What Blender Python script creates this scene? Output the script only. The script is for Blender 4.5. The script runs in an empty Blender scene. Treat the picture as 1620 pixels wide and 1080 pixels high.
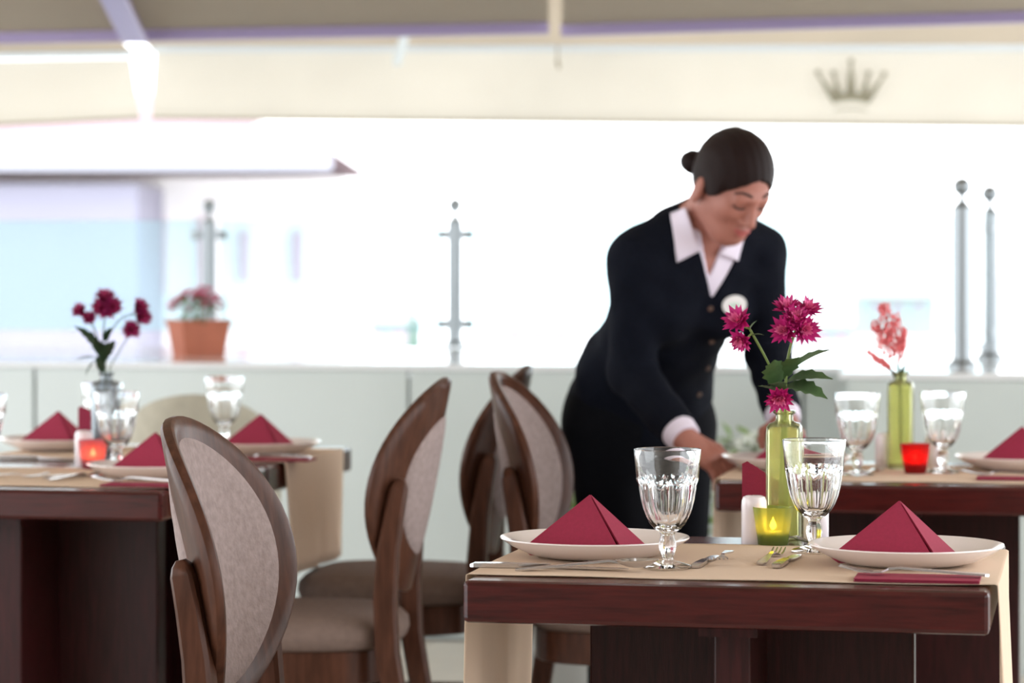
import bpy, bmesh, math, random
import numpy as np
from mathutils import Vector, Matrix
random.seed(7); RNG = np.random.default_rng(7)
PI = math.pi
S = bpy.context.scene
COL = S.collection

# ------------------------------------------------------------------ camera, sky, exposure
F = 4500.0            # focal length in pixels of the 1620 px wide frame
CAMZ = 1.165
HY = 430.0            # image row of the eye level
cam_d = bpy.data.cameras.new('camera')
cam = bpy.data.objects.new('camera', cam_d); COL.objects.link(cam)
cam.location = (0, 0, CAMZ); cam.rotation_euler = (PI/2, 0, 0)
cam_d.sensor_width = 36; cam_d.lens = F/1620*36
cam_d.shift_y = -(540-HY)/1620
cam_d.clip_start = .1; cam_d.clip_end = 2000
cam_d.dof.use_dof = True; cam_d.dof.focus_distance = 4.12; cam_d.dof.aperture_fstop = 4.6
S.camera = cam
W = bpy.data.worlds.new('overcast_sky'); S.world = W; W.use_nodes = True
bg = W.node_tree.nodes['Background']
bg.inputs[0].default_value = (.93, .97, 1, 1); bg.inputs[1].default_value = 4.3
S.view_settings.view_transform = 'Standard'; S.view_settings.look = 'None'
S.view_settings.exposure = 0.0; S.view_settings.gamma = 1; S.view_settings.use_curve_mapping = False

# ------------------------------------------------------------------ helpers
def V3(*a): return Vector(a)
def at(x, y, Y):                      # point seen at pixel x, y at distance Y
    return Vector(((x-810)*Y/F, Y, CAMZ-(y-HY)*Y/F))
def on(x, y, z=.75):                  # point of the level z seen at pixel x, y
    Y = (CAMZ-z)*F/(y-HY)
    return Vector(((x-810)*Y/F, Y, z))
def lin(c):
    return tuple(((v/255+.055)/1.055)**2.4 if v/255 > .04045 else v/255/12.92 for v in c)
def tag(o, label=None, cat=None, group=None, kind=None):
    if label: o['label'] = label
    if cat: o['category'] = cat
    if group: o['group'] = group
    if kind: o['kind'] = kind
    return o
def empty(name, loc=(0, 0, 0), rz=0, label=None, cat=None, group=None, kind=None):
    o = bpy.data.objects.new(name, None); COL.objects.link(o)
    o.location = loc; o.rotation_euler = (0, 0, rz); o.empty_display_size = .05
    return tag(o, label, cat, group, kind)

class MB:
    def __init__(s): s.v = []; s.f = []; s.m = []
    def add(s, vs, fs, mi=0, M=None):
        o = len(s.v)
        for p in vs:
            p = Vector(p); s.v.append(tuple(M @ p) if M else tuple(p))
        for f in fs: s.f.append([i+o for i in f]); s.m.append(mi)
        return s
    def box(s, c, d, mi=0, M=None, bev=0.0):
        bm = bmesh.new(); bmesh.ops.create_cube(bm, size=1)
        for v in bm.verts: v.co = Vector((v.co.x*d[0]+c[0], v.co.y*d[1]+c[1], v.co.z*d[2]+c[2]))
        if bev: bmesh.ops.bevel(bm, geom=list(bm.edges), offset=bev, segments=2, affect='EDGES', profile=.5)
        bm.verts.index_update()
        s.add([v.co.copy() for v in bm.verts], [[v.index for v in f.verts] for f in bm.faces], mi, M); bm.free(); return s
    def hexa(s, p, mi=0, M=None):     # 8 corners: bottom 4 then top 4
        return s.add(p, [(3,2,1,0),(4,5,6,7),(0,1,5,4),(1,2,6,5),(2,3,7,6),(3,0,4,7)], mi, M)
    def lathe(s, prof, n=32, mi=0, M=None, mod=None, close=False):
        vs = []; fs = []
        for k, (r, z) in enumerate(prof):
            for i in range(n):
                a = 2*PI*i/n; rr = r*(mod(k, a) if mod else 1)
                vs.append((rr*math.cos(a), rr*math.sin(a), z))
        m = len(prof)
        for k in range(m-1 if not close else m):
            k2 = (k+1) % m
            for i in range(n):
                j = (i+1) % n; fs.append((k*n+i, k*n+j, k2*n+j, k2*n+i))
        if not close:
            fs.append(tuple(reversed(range(n)))); fs.append(tuple((m-1)*n+i for i in range(n)))
        return s.add(vs, fs, mi, M)
    def tube(s, path, rad, n=8, mi=0, M=None, sq=None, up=(0, 0, 1)):   # sq=(w,h) list -> rectangular
        path = [Vector(p) for p in path]; vs = []; fs = []
        for i, p in enumerate(path):
            t = (path[min(i+1, len(path)-1)]-path[max(i-1, 0)]).normalized()
            a = t.cross(Vector(up))
            if a.length < 1e-3: a = t.cross(Vector((0, 1, 0)))
            a.normalize(); b = a.cross(t).normalized()
            if sq:
                w, h = sq[i] if isinstance(sq[0], (tuple, list)) else sq
                c = min(w, h)*.28
                for (x, y) in ((w-c, h), (c-w, h), (-w, h-c), (-w, c-h), (c-w, -h), (w-c, -h), (w, c-h), (w, h-c)):
                    vs.append(p+a*x+b*y)
            else:
                r = rad[i] if isinstance(rad, (list, tuple)) else rad
                for k in range(n):
                    q = 2*PI*k/n; vs.append(p+a*(r*math.cos(q))+b*(r*math.sin(q)))
        nn = 8 if sq else n
        for i in range(len(path)-1):
            for k in range(nn):
                j = (k+1) % nn; fs.append((i*nn+k, i*nn+j, (i+1)*nn+j, (i+1)*nn+k))
        fs.append(tuple(reversed(range(nn)))); fs.append(tuple((len(path)-1)*nn+k for k in range(nn)))
        return s.add(vs, fs, mi, M)
    def ball(s, c, r, mi=0, n=8, M=None):
        r = r if isinstance(r, (tuple, list)) else (r, r, r)
        prof = [(math.sin(PI*(k+.02)/(n+.04)), -math.cos(PI*(k+.02)/(n+.04))) for k in range(n+1)]
        T = Matrix.Translation(c) @ Matrix.Diagonal((r[0], r[1], r[2], 1))
        return s.lathe(prof, n+4, mi, (M @ T) if M else T)
    def prism(s, pts, t, mi=0, M=None):  # polygon in xz plane extruded along y by t
        n = len(pts)
        vs = [(x, 0, z) for x, z in pts]+[(x, t, z) for x, z in pts]
        return s.add(vs, [tuple(range(n)), tuple(reversed(range(n, 2*n)))]+[((i+1) % n, i, n+i, n+(i+1) % n) for i in range(n)], mi, M)
    def mesh(s, name, mats, smooth=True):
        me = bpy.data.meshes.new(name); me.from_pydata(s.v, [], s.f)
        if not isinstance(mats, (list, tuple)): mats = [mats]
        for m in mats: me.materials.append(m)
        me.polygons.foreach_set('material_index', s.m)
        bm = bmesh.new(); bm.from_mesh(me); bmesh.ops.recalc_face_normals(bm, faces=bm.faces); bm.to_mesh(me); bm.free()
        if smooth: me.shade_smooth(); me.set_sharp_from_angle(angle=math.radians(smooth if smooth is not True else 38))
        me.update(); return me
    def build(s, name, mats, parent=None, smooth=True):
        o = bpy.data.objects.new(name, s.mesh(name, mats, smooth)); COL.objects.link(o)
        if parent: o.parent = parent
        return o
def inst(name, me, parent=None, loc=(0, 0, 0), rot=(0, 0, 0), sc=None):
    o = bpy.data.objects.new(name, me); COL.objects.link(o); o.location = loc; o.rotation_euler = rot
    if sc: o.scale = sc
    if parent: o.parent = parent
    return o
def copy_tree(o, parent=None):
    c = o.copy(); COL.objects.link(c); c.parent = parent
    for ch in o.children: copy_tree(ch, c)
    return c

# ------------------------------------------------------------------ materials
MATS = {}
def mat(name, col, rough=.5, metal=0, var=0, scale=20, bump=0, bscale=60, stretch=(1, 1, 1), spec=.5, coat=0, trans=0, ior=1.5, sheen=0, col2=None, emit=None, sss=0):
    if name in MATS: return MATS[name]
    m = bpy.data.materials.new(name); m.use_nodes = True; nt = m.node_tree; b = nt.nodes['Principled BSDF']
    c = lin(col)+(1,)
    b.inputs['Base Color'].default_value = c; b.inputs['Roughness'].default_value = rough; b.inputs['Metallic'].default_value = metal
    b.inputs['Specular IOR Level'].default_value = spec; b.inputs['Coat Weight'].default_value = coat; b.inputs['Coat Roughness'].default_value = .12
    b.inputs['Transmission Weight'].default_value = trans; b.inputs['IOR'].default_value = ior; b.inputs['Sheen Weight'].default_value = sheen
    if sss: b.inputs['Subsurface Weight'].default_value = sss; b.inputs['Subsurface Radius'].default_value = (.012, .005, .003)
    if emit: b.inputs['Emission Color'].default_value = lin(emit[0])+(1,); b.inputs['Emission Strength'].default_value = emit[1]
    if var or bump or col2:
        tc = nt.nodes.new('ShaderNodeTexCoord'); mp = nt.nodes.new('ShaderNodeMapping'); mp.inputs['Scale'].default_value = stretch
        nt.links.new(tc.outputs['Object'], mp.inputs[0])
    if var or col2:
        n = nt.nodes.new('ShaderNodeTexNoise'); n.inputs['Scale'].default_value = scale; n.inputs['Detail'].default_value = 5
        nt.links.new(mp.outputs[0], n.inputs['Vector'])
        r = nt.nodes.new('ShaderNodeValToRGB'); r.color_ramp.elements[0].position = .32; r.color_ramp.elements[1].position = .7
        r.color_ramp.elements[0].color = tuple(v*(1-var) for v in c[:3])+(1,)
        r.color_ramp.elements[1].color = (lin(col2)+(1,)) if col2 else tuple(min(1, v*(1+var)) for v in c[:3])+(1,)
        nt.links.new(n.outputs['Fac'], r.inputs[0]); nt.links.new(r.outputs[0], b.inputs['Base Color'])
    if bump:
        n2 = nt.nodes.new('ShaderNodeTexNoise'); n2.inputs['Scale'].default_value = bscale; n2.inputs['Detail'].default_value = 4
        nt.links.new(mp.outputs[0], n2.inputs['Vector'])
        bp = nt.nodes.new('ShaderNodeBump'); bp.inputs['Strength'].default_value = bump; bp.inputs['Distance'].default_value = .004
        nt.links.new(n2.outputs['Fac'], bp.inputs['Height']); nt.links.new(bp.outputs[0], b.inputs['Normal'])
    MATS[name] = m; return m
def thin(name, col, transl=.5, transp=0.0, rough=.6, tcol=None, gloss=.0, weave=0):   # sheet that lets light through
    if name in MATS: return MATS[name]
    m = bpy.data.materials.new(name); m.use_nodes = True; nt = m.node_tree; nt.nodes.clear()
    out = nt.nodes.new('ShaderNodeOutputMaterial')
    d = nt.nodes.new('ShaderNodeBsdfDiffuse'); d.inputs[0].default_value = lin(col)+(1,)
    t = nt.nodes.new('ShaderNodeBsdfTranslucent'); t.inputs[0].default_value = lin(tcol or col)+(1,)
    if weave:
        tc = nt.nodes.new('ShaderNodeTexCoord'); n = nt.nodes.new('ShaderNodeTexNoise'); n.inputs['Scale'].default_value = weave; n.inputs['Detail'].default_value = 3
        nt.links.new(tc.outputs['Object'], n.inputs['Vector'])
        r = nt.nodes.new('ShaderNodeValToRGB')
        r.color_ramp.elements[0].position = .3; r.color_ramp.elements[1].position = .7
        r.color_ramp.elements[0].color = tuple(v*.86 for v in lin(tcol or col))+(1,); r.color_ramp.elements[1].color = lin(tcol or col)+(1,)
        nt.links.new(n.outputs['Fac'], r.inputs[0]); nt.links.new(r.outputs[0], t.inputs[0])
    mx = nt.nodes.new('ShaderNodeMixShader'); mx.inputs[0].default_value = transl
    nt.links.new(d.outputs[0], mx.inputs[1]); nt.links.new(t.outputs[0], mx.inputs[2]); last = mx
    if transp:
        tp = nt.nodes.new('ShaderNodeBsdfTransparent'); tp.inputs[0].default_value = lin(tcol or col)+(1,)
        m2 = nt.nodes.new('ShaderNodeMixShader'); m2.inputs[0].default_value = transp
        nt.links.new(last.outputs[0], m2.inputs[1]); nt.links.new(tp.outputs[0], m2.inputs[2]); last = m2
    if gloss:
        g = nt.nodes.new('ShaderNodeBsdfGlossy'); g.inputs['Roughness'].default_value = rough
        fr = nt.nodes.new('ShaderNodeFresnel'); fr.inputs[0].default_value = 1.45
        ml = nt.nodes.new('ShaderNodeMath'); ml.operation = 'MULTIPLY'; ml.inputs[1].default_value = gloss
        nt.links.new(fr.outputs[0], ml.inputs[0])
        m3 = nt.nodes.new('ShaderNodeMixShader'); nt.links.new(ml.outputs[0], m3.inputs[0])
        nt.links.new(last.outputs[0], m3.inputs[1]); nt.links.new(g.outputs[0], m3.inputs[2]); last = m3
    nt.links.new(last.outputs[0], out.inputs[0]); MATS[name] = m; return m

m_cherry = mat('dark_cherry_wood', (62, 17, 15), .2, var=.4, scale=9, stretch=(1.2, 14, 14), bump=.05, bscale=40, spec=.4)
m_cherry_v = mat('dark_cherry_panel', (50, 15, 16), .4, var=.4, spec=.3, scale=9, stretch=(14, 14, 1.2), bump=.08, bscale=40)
m_walnut = mat('walnut_chair_wood', (76, 47, 35), .34, var=.3, scale=8, stretch=(10, 10, 1.4), bump=.04, bscale=40, spec=.15)
m_pad = mat('taupe_pad_fabric', (150, 134, 131), .85, var=.14, scale=90, bump=.5, bscale=150, spec=.2)
m_seat = mat('brown_seat_fabric', (116, 98, 90), .85, var=.08, scale=70, bump=.4, bscale=150, spec=.2)
m_runner = thin('beige_runner_cloth', (232, 208, 186), .22, tcol=(240, 226, 204))
m_drape = m_runner
m_napkin = mat('crimson_paper', (146, 30, 62), .8, var=.06, scale=200, bump=.12, bscale=500)
m_plate = mat('white_porcelain', (232, 222, 220), .18, coat=.4)
m_shaker = mat('white_ceramic', (232, 222, 226), .2, coat=.4)
m_steel = mat('polished_steel', (205, 203, 205), .16, 1)
m_rail = mat('brushed_steel', (150, 156, 160), .35, .8)
m_glass = mat('clear_glass', (255, 255, 255), 0, trans=1, ior=1.5)
m_stem = mat('green_stem', (112, 132, 62), .5)
m_leaf = mat('green_leaf', (66, 92, 52), .5, var=.3, scale=30)
m_leafd = mat('dark_green_leaf', (38, 62, 40), .5, var=.3, scale=30)
m_mag = mat('magenta_petal', (190, 24, 116), .6, var=.15, scale=80)
m_mag2 = mat('light_pink_petal', (234, 112, 166), .6, var=.15, scale=80)
m_magd = mat('deep_magenta_petal', (150, 24, 88), .6, var=.15, scale=80)
m_magd2 = mat('mid_magenta_petal', (176, 52, 104), .6, var=.15, scale=80)
m_coral = mat('coral_plume', (226, 116, 120), .7, var=.15, scale=80)
m_wall = mat('pale_grey_stone', (198, 206, 204), .16, var=.03, scale=2)
m_cap = mat('white_marble', (226, 228, 230), .08, var=.03, scale=2)
m_tile = mat('beige_tile', (196, 188, 176), .3, var=.06, scale=4)
m_grout = mat('grey_grout', (130, 124, 116), .8)
m_terra = mat('terracotta', (186, 112, 88), .8, var=.08, scale=15)
m_wax = mat('white_wax', (238, 230, 214), .5, sss=.3)
m_flame = mat('candle_flame', (255, 200, 110), .5, emit=((255, 184, 92), 60))
m_skin = mat('skin', (164, 106, 92), .55, var=.05, scale=30, sss=.08)
m_navy = mat('navy_knit', (11, 14, 25), .9, var=.15, scale=120, bump=.3, bscale=500, spec=.12)
m_black = mat('black_cloth', (10, 11, 17), .9, var=.15, scale=60, spec=.12)
m_white = mat('lilac_white_cotton', (226, 216, 232), .8)
m_hair = mat('dark_brown_hair', (30, 16, 15), .5, spec=.14, var=.35, scale=30, stretch=(4, 4, 30), bump=.3, bscale=60)
m_lips = mat('lips', (166, 84, 80), .4)
m_brow = mat('brow_hair', (58, 38, 34), .8)
m_canvas = thin('taupe_canvas', (196, 184, 168), .5, tcol=(184, 174, 161), weave=1.5)
m_valance = thin('cream_canvas', (232, 224, 210), .6, tcol=(208, 205, 199), weave=1.2)
m_hem = mat('canvas_hem', (150, 140, 122), .8)
m_purple = mat('lilac_grey_metal', (150, 136, 172), .35, .2)
m_alu = mat('pale_aluminium', (196, 202, 206), .4, .3)
m_emblem = mat('olive_grey_print', (128, 122, 102), .8)
m_pane = thin('teal_glass', (214, 234, 236), .3, .95, .03, (230, 244, 246), gloss=1)
m_lime = thin('lime_glass', (236, 243, 166), .85, .72, .12, (252, 253, 218), gloss=1)
m_green = thin('green_frosted_glass', (108, 138, 78), .7, .5, .25, (196, 208, 146), gloss=.8)
m_red = thin('red_frosted_glass', (150, 18, 28), .7, .4, .25, (216, 56, 58), gloss=.8)
m_rose = thin('rose_frosted_glass', (190, 110, 130), .8, .4, .25, (220, 156, 172), gloss=.8)
m_clearv = thin('clear_vase_glass', (214, 220, 224), .4, .8, .05, (226, 232, 236), gloss=1)

# ------------------------------------------------------------------ the setting
ANG = -math.radians(11.5)              # the terrace runs at this angle to the lens
U = Vector((math.cos(ANG), math.sin(ANG), 0)); VV = Vector((-math.sin(ANG), math.cos(ANG), 0))
WZ = .871                              # parapet height
# floor of tiles
fl = MB().box((0, 3.5, -.06), (9, 14, .1)).build('floor', m_grout, None, False); tag(fl, kind='structure')
tb = MB().box((0, 0, 0), (.445, .445, .02), bev=.002).mesh('tile', m_tile, False)
for i in range(-8, 8):
    for j in range(0, 18):
        p = U*(i*.45)+VV*(2.2+j*.45)
        if p.y < 9.6 and abs(p.x) < .55*p.y-.2 + .6 and p.y > 2.5 and (p-Vector((-.22, 9, 0))).dot(VV) < -.24:
            inst('tile', tb, fl, (p.x, p.y, -.004), (0, 0, ANG))
# parapet: panels with joints, polished cap
WP = at(700, 0, 9.05); WP.z = 0
wr = tag(empty('wall_back', (WP.x, WP.y, 0), ANG), kind='structure')
MB().box((-1, .95, .41), (7.6, 1.84, .82)).build('core', m_wall, wr, False)
pm = MB().box((0, 0, 0), (1.25, .03, .85), bev=.003).mesh('panel', m_wall, False)
for k in range(-3, 2): inst('panel', pm, wr, (.52+k*1.26, .012, .426))
MB().box((-1, .95, .861), (7.64, 1.93, .02), bev=.004).build('capstone', m_cap, wr, False)
RP = on(1327, 590, WZ)
w2 = tag(empty('wall_right', (RP.x, RP.y, 0), ANG), kind='structure')
MB().box((1.2, 1.1, .41), (2.36, 2.16, .82)).build('core', m_wall, w2, False)
for k in range(2): inst('panel', MB().box((0, 0, 0), (1.17, .03, .85), bev=.003).mesh('panel', m_wall, False), w2, (.61+k*1.18, .012, .427))
MB().box((1.2, 1.1, .863), (2.40, 2.22, .02), bev=.004).build('capstone', m_cap, w2, False)

# unseen restaurant front behind the lens, added to dim light from that side
wf = MB().box((0, -3.3, 1.7), (16, .3, 3.6)).build('wall_front_dimmer', mat('warm_render', (176, 166, 156), .8), None, False); tag(wf, kind='structure')
# glass railing
def railing(pts, label, clamps):
    """pts: ground points of posts on the cap; panes between neighbours"""
    r = empty('glass_railing', (pts[0].x, pts[0].y, WZ), 0, label, 'railing')
    d = (pts[1]-pts[0]).normalized(); a = math.atan2(d.y, d.x)
    for i, p in enumerate(pts):
        q = p-pts[0]
        M = Matrix.Translation((q.x, q.y, 0)) @ Matrix.Rotation(a, 4, 'Z')
        po = MB(); po.lathe([(.045, 0), (.045, .012), (.024, .03)], 24, 0, M); po.lathe([(.029, .02), (.029, .49), (.02, .5), (.01, .51), (.008, .53)], 20, 0, M)
        post = po.build('post', m_rail, r)
        MB().ball((0, 0, .555), .028, 0, 10, M).build('ball_cap', m_rail, post)
        for z in (.09, .44):
            for sd in (-1, 1):
                if (i == 0 and sd < 0 and not clamps) or (i == len(pts)-1 and sd > 0 and not clamps): continue
                MB().box((sd*.045, 0, z), (.06, .026, .034), 0, M, .004).build('clamp', m_rail, post)
        if i < len(pts)-1:
            L = (pts[i+1]-p).length
            MB().box((L/2, 0, .28), (L-.09, .01, .44), 0, M, .002).build('pane', m_pane, r, False)
        if clamps:
            for sd in ((-1,) if i == 0 else ())+((1,) if i == len(pts)-1 else ()):
                MB().box((sd*.55, 0, .28), (1.0, .01, .44), 0, M, .002).build('pane', m_pane, r, False)
rp2 = on(720, 549, WZ); du = (U*1.0)
p1 = on(331, 547, WZ)
dline = (rp2-p1).normalized()
railing([p1-dline*(rp2-p1).length, p1, rp2, rp2+dline*(rp2-p1).length], 'glass balustrade with steel posts along the parapet behind the planter', True)
q1 = on(1522, 582, WZ); q2 = on(1566, 569, WZ)
railing([q1, q2], 'glass balustrade with steel posts on the projecting parapet block', False)

# ---- awnings
def sheet(name, pts, t, m, parent, sub=1):      # quad slab
    a, b, c, d = [Vector(p) for p in pts]; n = (b-a).cross(d-a).normalized()*t
    return MB().hexa([a, b, c, d, a+n, b+n, c+n, d+n]).build(name, m, parent, False)
def bar(name, a, b, w, h, m, parent):
    return MB().tube([a, b], 0, sq=(w/2, h/2)).build(name, m, parent, False)
def awning(xa, ya, Ya, xb, yb, Yb, label):
    a, b = at(xa, ya, Ya), at(xb, yb, Yb)
    r = empty('awning', a, 0, label, 'awning')
    back = Vector((-.19, -13, 1.5))  # canvas carried on unseen past the lens to dim the front light
    z = Vector()
    sheet('canvas', [z+Vector((0, 0, .02)), b-a+Vector((0, 0, .02)), b-a+back, back], .004, m_canvas, r)
    bar('front_bar', z, b-a, .05, .045, m_purple, r)
    return r
awning(-900, 76, 10.7, 868, 44, 10.2, 'taupe canvas awning with lilac front bar above the planter and tables')
awning(889, 48, 10.2, 2300, 6, 9.6, 'taupe canvas awning with lilac front bar above the crowned valance')
aw = [o for o in COL.objects if o.name == 'awning'][0]
bar('folding_arm', at(213, 62, 10.3)-aw.location, at(176, -12, 9.45)-aw.location, .09, .03, m_purple, aw)
oa = empty('outer_awning', at(230, 80, 12.2), 0, 'cream canvas awning with hanging valance printed with a crown', 'awning')
O = oa.location.copy()
def vq(name, quad, m, t=.003, Y=(12.2, 12.2)):
    return sheet(name, [at(x, y, Y[0] if i in (0, 3) else Y[1])-O for i, (x, y) in enumerate(quad)], t, m, oa)
vq('valance', [(-900, 240), (222, 186), (207, 92), (-900, 110)], m_valance, Y=(12.6, 12.2))
v2 = vq('valance', [(240, 186), (2300, 206), (2300, 76), (246, 82)], m_valance, Y=(12.2, 11.9))
vq('hem', [(-900, 244), (222, 189), (222, 184), (-900, 238)], m_hem, .006, (12.59, 12.19))
vq('hem', [(240, 189), (2300, 209), (2300, 202), (240, 184)], m_hem, .006, (12.19, 11.89))
vq('front_rail', [(-900, 108), (212, 91), (212, 82), (-900, 96)], m_alu, .03, (12.58, 12.18))
vq('front_rail', [(240, 83), (2300, 80), (2300, 70), (240, 74)], m_alu, .03, (12.18, 11.88))
a0, b0 = at(-900, 95, 12.6)-O, at(212, 82, 12.2)-O; up = VV*-3.0+Vector((0, 0, .62))
sheet('canvas', [a0, b0, b0+up, a0+up], .004, m_canvas, oa)
a0, b0 = at(240, 76, 12.2)-O, at(2300, 74, 11.9)-O
sheet('canvas', [a0, b0, b0+up, a0+up], .004, m_canvas, oa)
bar('strut', at(628, 98, 12.05)-O, at(668, -40, 10.6)-O, .035, .035, m_alu, oa)
MB().tube([at(882, 74, 12.0)-O, at(882, 98, 12.0)-O, at(884, 107, 11.98)-O], .008).build('hook', m_hem, oa)
# crown print on the valance
def crown():
    pts = [(-29, 0)]
    tips = [(-52, 46), (-27, 45), (0, 64), (27, 45), (52, 44)]; val = [(-27, 14), (-11, 15), (11, 15), (27, 14)]
    out = []
    for i, (x, y) in enumerate(tips):
        out += [(x-1.8, y), (x+1.8, y)]
        if i < 4: out.append(val[i])
    base = [(29, 0)]+[(29-58*k/8, 4.5*math.sin(PI*k/8)) for k in range(1, 8)]+[(-29, 0)]
    mb = MB(); sc = 12/F
    flat = out+base
    c = at(1346, 164, 12.0)-O
    ex = (at(2300, 206, 11.9)-at(240, 186, 12.2)).normalized()
    def P(x, y): return c+ex*(x*sc)+Vector((0, -.006, y*sc))
    # spikes as quads + base band, all joined into one print
    def poly(ps):
        n = len(ps); vs = [P(*p) for p in ps]+[P(*p)+Vector((0, .003, 0)) for p in ps]
        mb.add(vs, [tuple(range(n)), tuple(reversed(range(n, 2*n)))]+[(i, (i+1) % n, n+(i+1) % n, n+i) for i in range(n)])
    bot = lambda x: 5*(1-(x/30)**2)
    xs = [-31, -20, -10, 0, 10, 20, 31]
    tp = [17, 15, 17, 24, 17, 15, 17]
    for i in range(6): poly([(xs[i]*.95, bot(xs[i])), (xs[i+1]*.95, bot(xs[i+1])), (xs[i+1], tp[i+1]), (xs[i], tp[i])])
    for (x, y), (l, r_) in zip(tips, [((-31, 4), (-23, 14)), ((-25, 14), (-13, 14)), ((-8, 16), (8, 16)), ((13, 14), (25, 14)), ((23, 14), (31, 4))]):
        poly([l, r_, (x+1.6, y), (x-1.6, y)])
        poly([(x+4.6*math.cos(k*PI/5), y+3+4.6*math.sin(k*PI/5)) for k in range(10)])
    for k in range(6):
        x0, x1 = -26+52*k/6, -26+52*(k+1)/6
        g = lambda x: 4*(1-(x/30)**2)
        poly([(x0, -13+g(x0)), (x1, -13+g(x1)), (x1, -11+g(x1)), (x0, -11+g(x0))])
    return mb.build('crown_print', m_emblem, v2, False)
crown()

# ---- beyond the terrace: street level, neighbour house, town
m_ground = mat('pale_street', (188, 186, 180), .9, var=.1, scale=.2)
g = MB().box((0, 160, -9.2), (500, 300, .4)).build('ground', m_ground, None, False); tag(g, kind='structure')
m_lilac = mat('lilac_grey_render', (146, 144, 160), .9, var=.06, scale=.5)
m_plaster = mat('white_plaster', (236, 234, 234), .9)
m_roof = mat('salmon_roof_tiles', (146, 122, 129), .8, var=.1, scale=3)
m_win = mat('rose_shutter', (196, 164, 180), .6)
m_fascia = mat('grey_white_fascia', (168, 168, 180), .7)
h = empty('neighbour_house', (-7, 36, -9), 0, 'pale house with pink hipped roof and grey wing beyond the railing', 'house')
MB().box((.05, 1.8, 5.55), (9.8, 7, 11.5)).build('wall', m_plaster, h, False)
MB().box((-2.2, -2.9, 5.5), (10, 2.4, 11.3)).build('side_wing', m_lilac, h, False)
rf = MB()
ev = 11.55; rz_ = 12.5
e0, e1, e2, e3 = (-9, -4.6, ev), (4.95, -4.2, ev), (4.95, 6.2, ev), (-9, 6.2, ev)
rf.add([e0, e1, e2, e3, (-8.5, 1.4, rz_), (2.7, 1.4, rz_)], [(0, 1, 5, 4), (1, 2, 5), (2, 3, 4, 5), (3, 0, 4), (0, 3, 2, 1)])
rfo = rf.build('roof', m_roof, h, False)
MB().box((-2.0, -4.45, 11.42), (14, .2, .26)).build('fascia', m_fascia, rfo, False)
for px in (244, 312, 377, 462):
    X = (px-810)*33.4/F+7
    MB().box((X, -1.74 if px > 300 else -1.74, 10.35), (.13 if px > 340 else .08, .14, .62 if px > 340 else .9), bev=.01).build('window_shutter', m_win, h, False)
m_town = [mat('town_plaster_%d' % i, c, .9) for i, c in enumerate([(180, 184, 190), (190, 182, 182), (172, 182, 190), (190, 190, 188)])]
m_troof = mat('town_roof', (210, 186, 180), .9, var=.1, scale=1)
def house(x, y, w, hh, Y, k, label):
    s = Y/F; c = at(x, y, Y); W_ = w*s; top = c.z; H_ = hh
    t = empty('town_house', (c.x, Y, top-H_), 0, label, 'house', 'far town houses')
    MB().box((0, W_*.35, H_*.5), (W_, W_*.7, H_)).build('wall', m_town[k % 4], t, False)
    MB().add([(-W_*.54, -.3, H_), (W_*.54, -.3, H_), (W_*.54, W_*.75, H_), (-W_*.54, W_*.75, H_), (-W_*.3, W_*.35, H_+W_*.16), (W_*.3, W_*.35, H_+W_*.16)],
             [(0, 1, 5, 4), (1, 2, 5), (2, 3, 4, 5), (3, 0, 4), (3, 2, 1, 0)]).build('roof', m_troof, t, False)
    for i in range(3):
        MB().box((W_*(-.28+.28*i), -.02, H_-W_*.14), (W_*.1, .1, W_*.14)).build('window', m_win, t, False)
for args in [(590, 512, 150, 9, 95, 0, 'far grey-plastered house with low tiled roof left of the steel post beyond the balustrade'),
             (850, 520, 130, 8.5, 110, 1, 'far warm-plastered house with low roof between the steel post and the waitress'),
             (1300, 520, 110, 9, 100, 2, 'far bluish house with low roof behind the magenta flowers'),
             (1420, 470, 120, 9.5, 90, 3, 'far cream house with low roof behind the coral plume'),
             (1590, 440, 140, 10, 90, 0, 'far grey-plastered house with low roof behind the corner balustrade')]:
    house(*args)
m_far = mat('far_foliage', (96, 118, 108), .9, var=.3, scale=1)
def conifer(x, y, Y, r, label):
    c = at(x, y, Y); H_ = c.z+9
    t = empty('conifer', (c.x, Y, -9), 0, label, 'tree', 'far conifers')
    MB().lathe([(.25, 0), (.2, H_*.5)], 8).build('trunk', m_terra, t)
    mb = MB()
    for k in range(6):
        z0 = H_*(.25+.12*k); mb.lathe([(r*(1-.13*k), z0), (r*(.75-.12*k), z0+H_*.05), (.05, z0+H_*.17)], 14, 0, None, lambda kk, a: 1+.18*math.sin(5*a+k))
    mb.build('crown', m_far, t)
conifer(465, 492, 70, 1.5, 'far dark conifer beyond the balustrade, between planter and steel post')
conifer(512, 498, 76, 1.3, 'far slim conifer beyond the balustrade, second from the planter')
conifer(655, 500, 78, 1.3, 'far conifer beyond the balustrade close beside the middle steel post')

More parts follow.
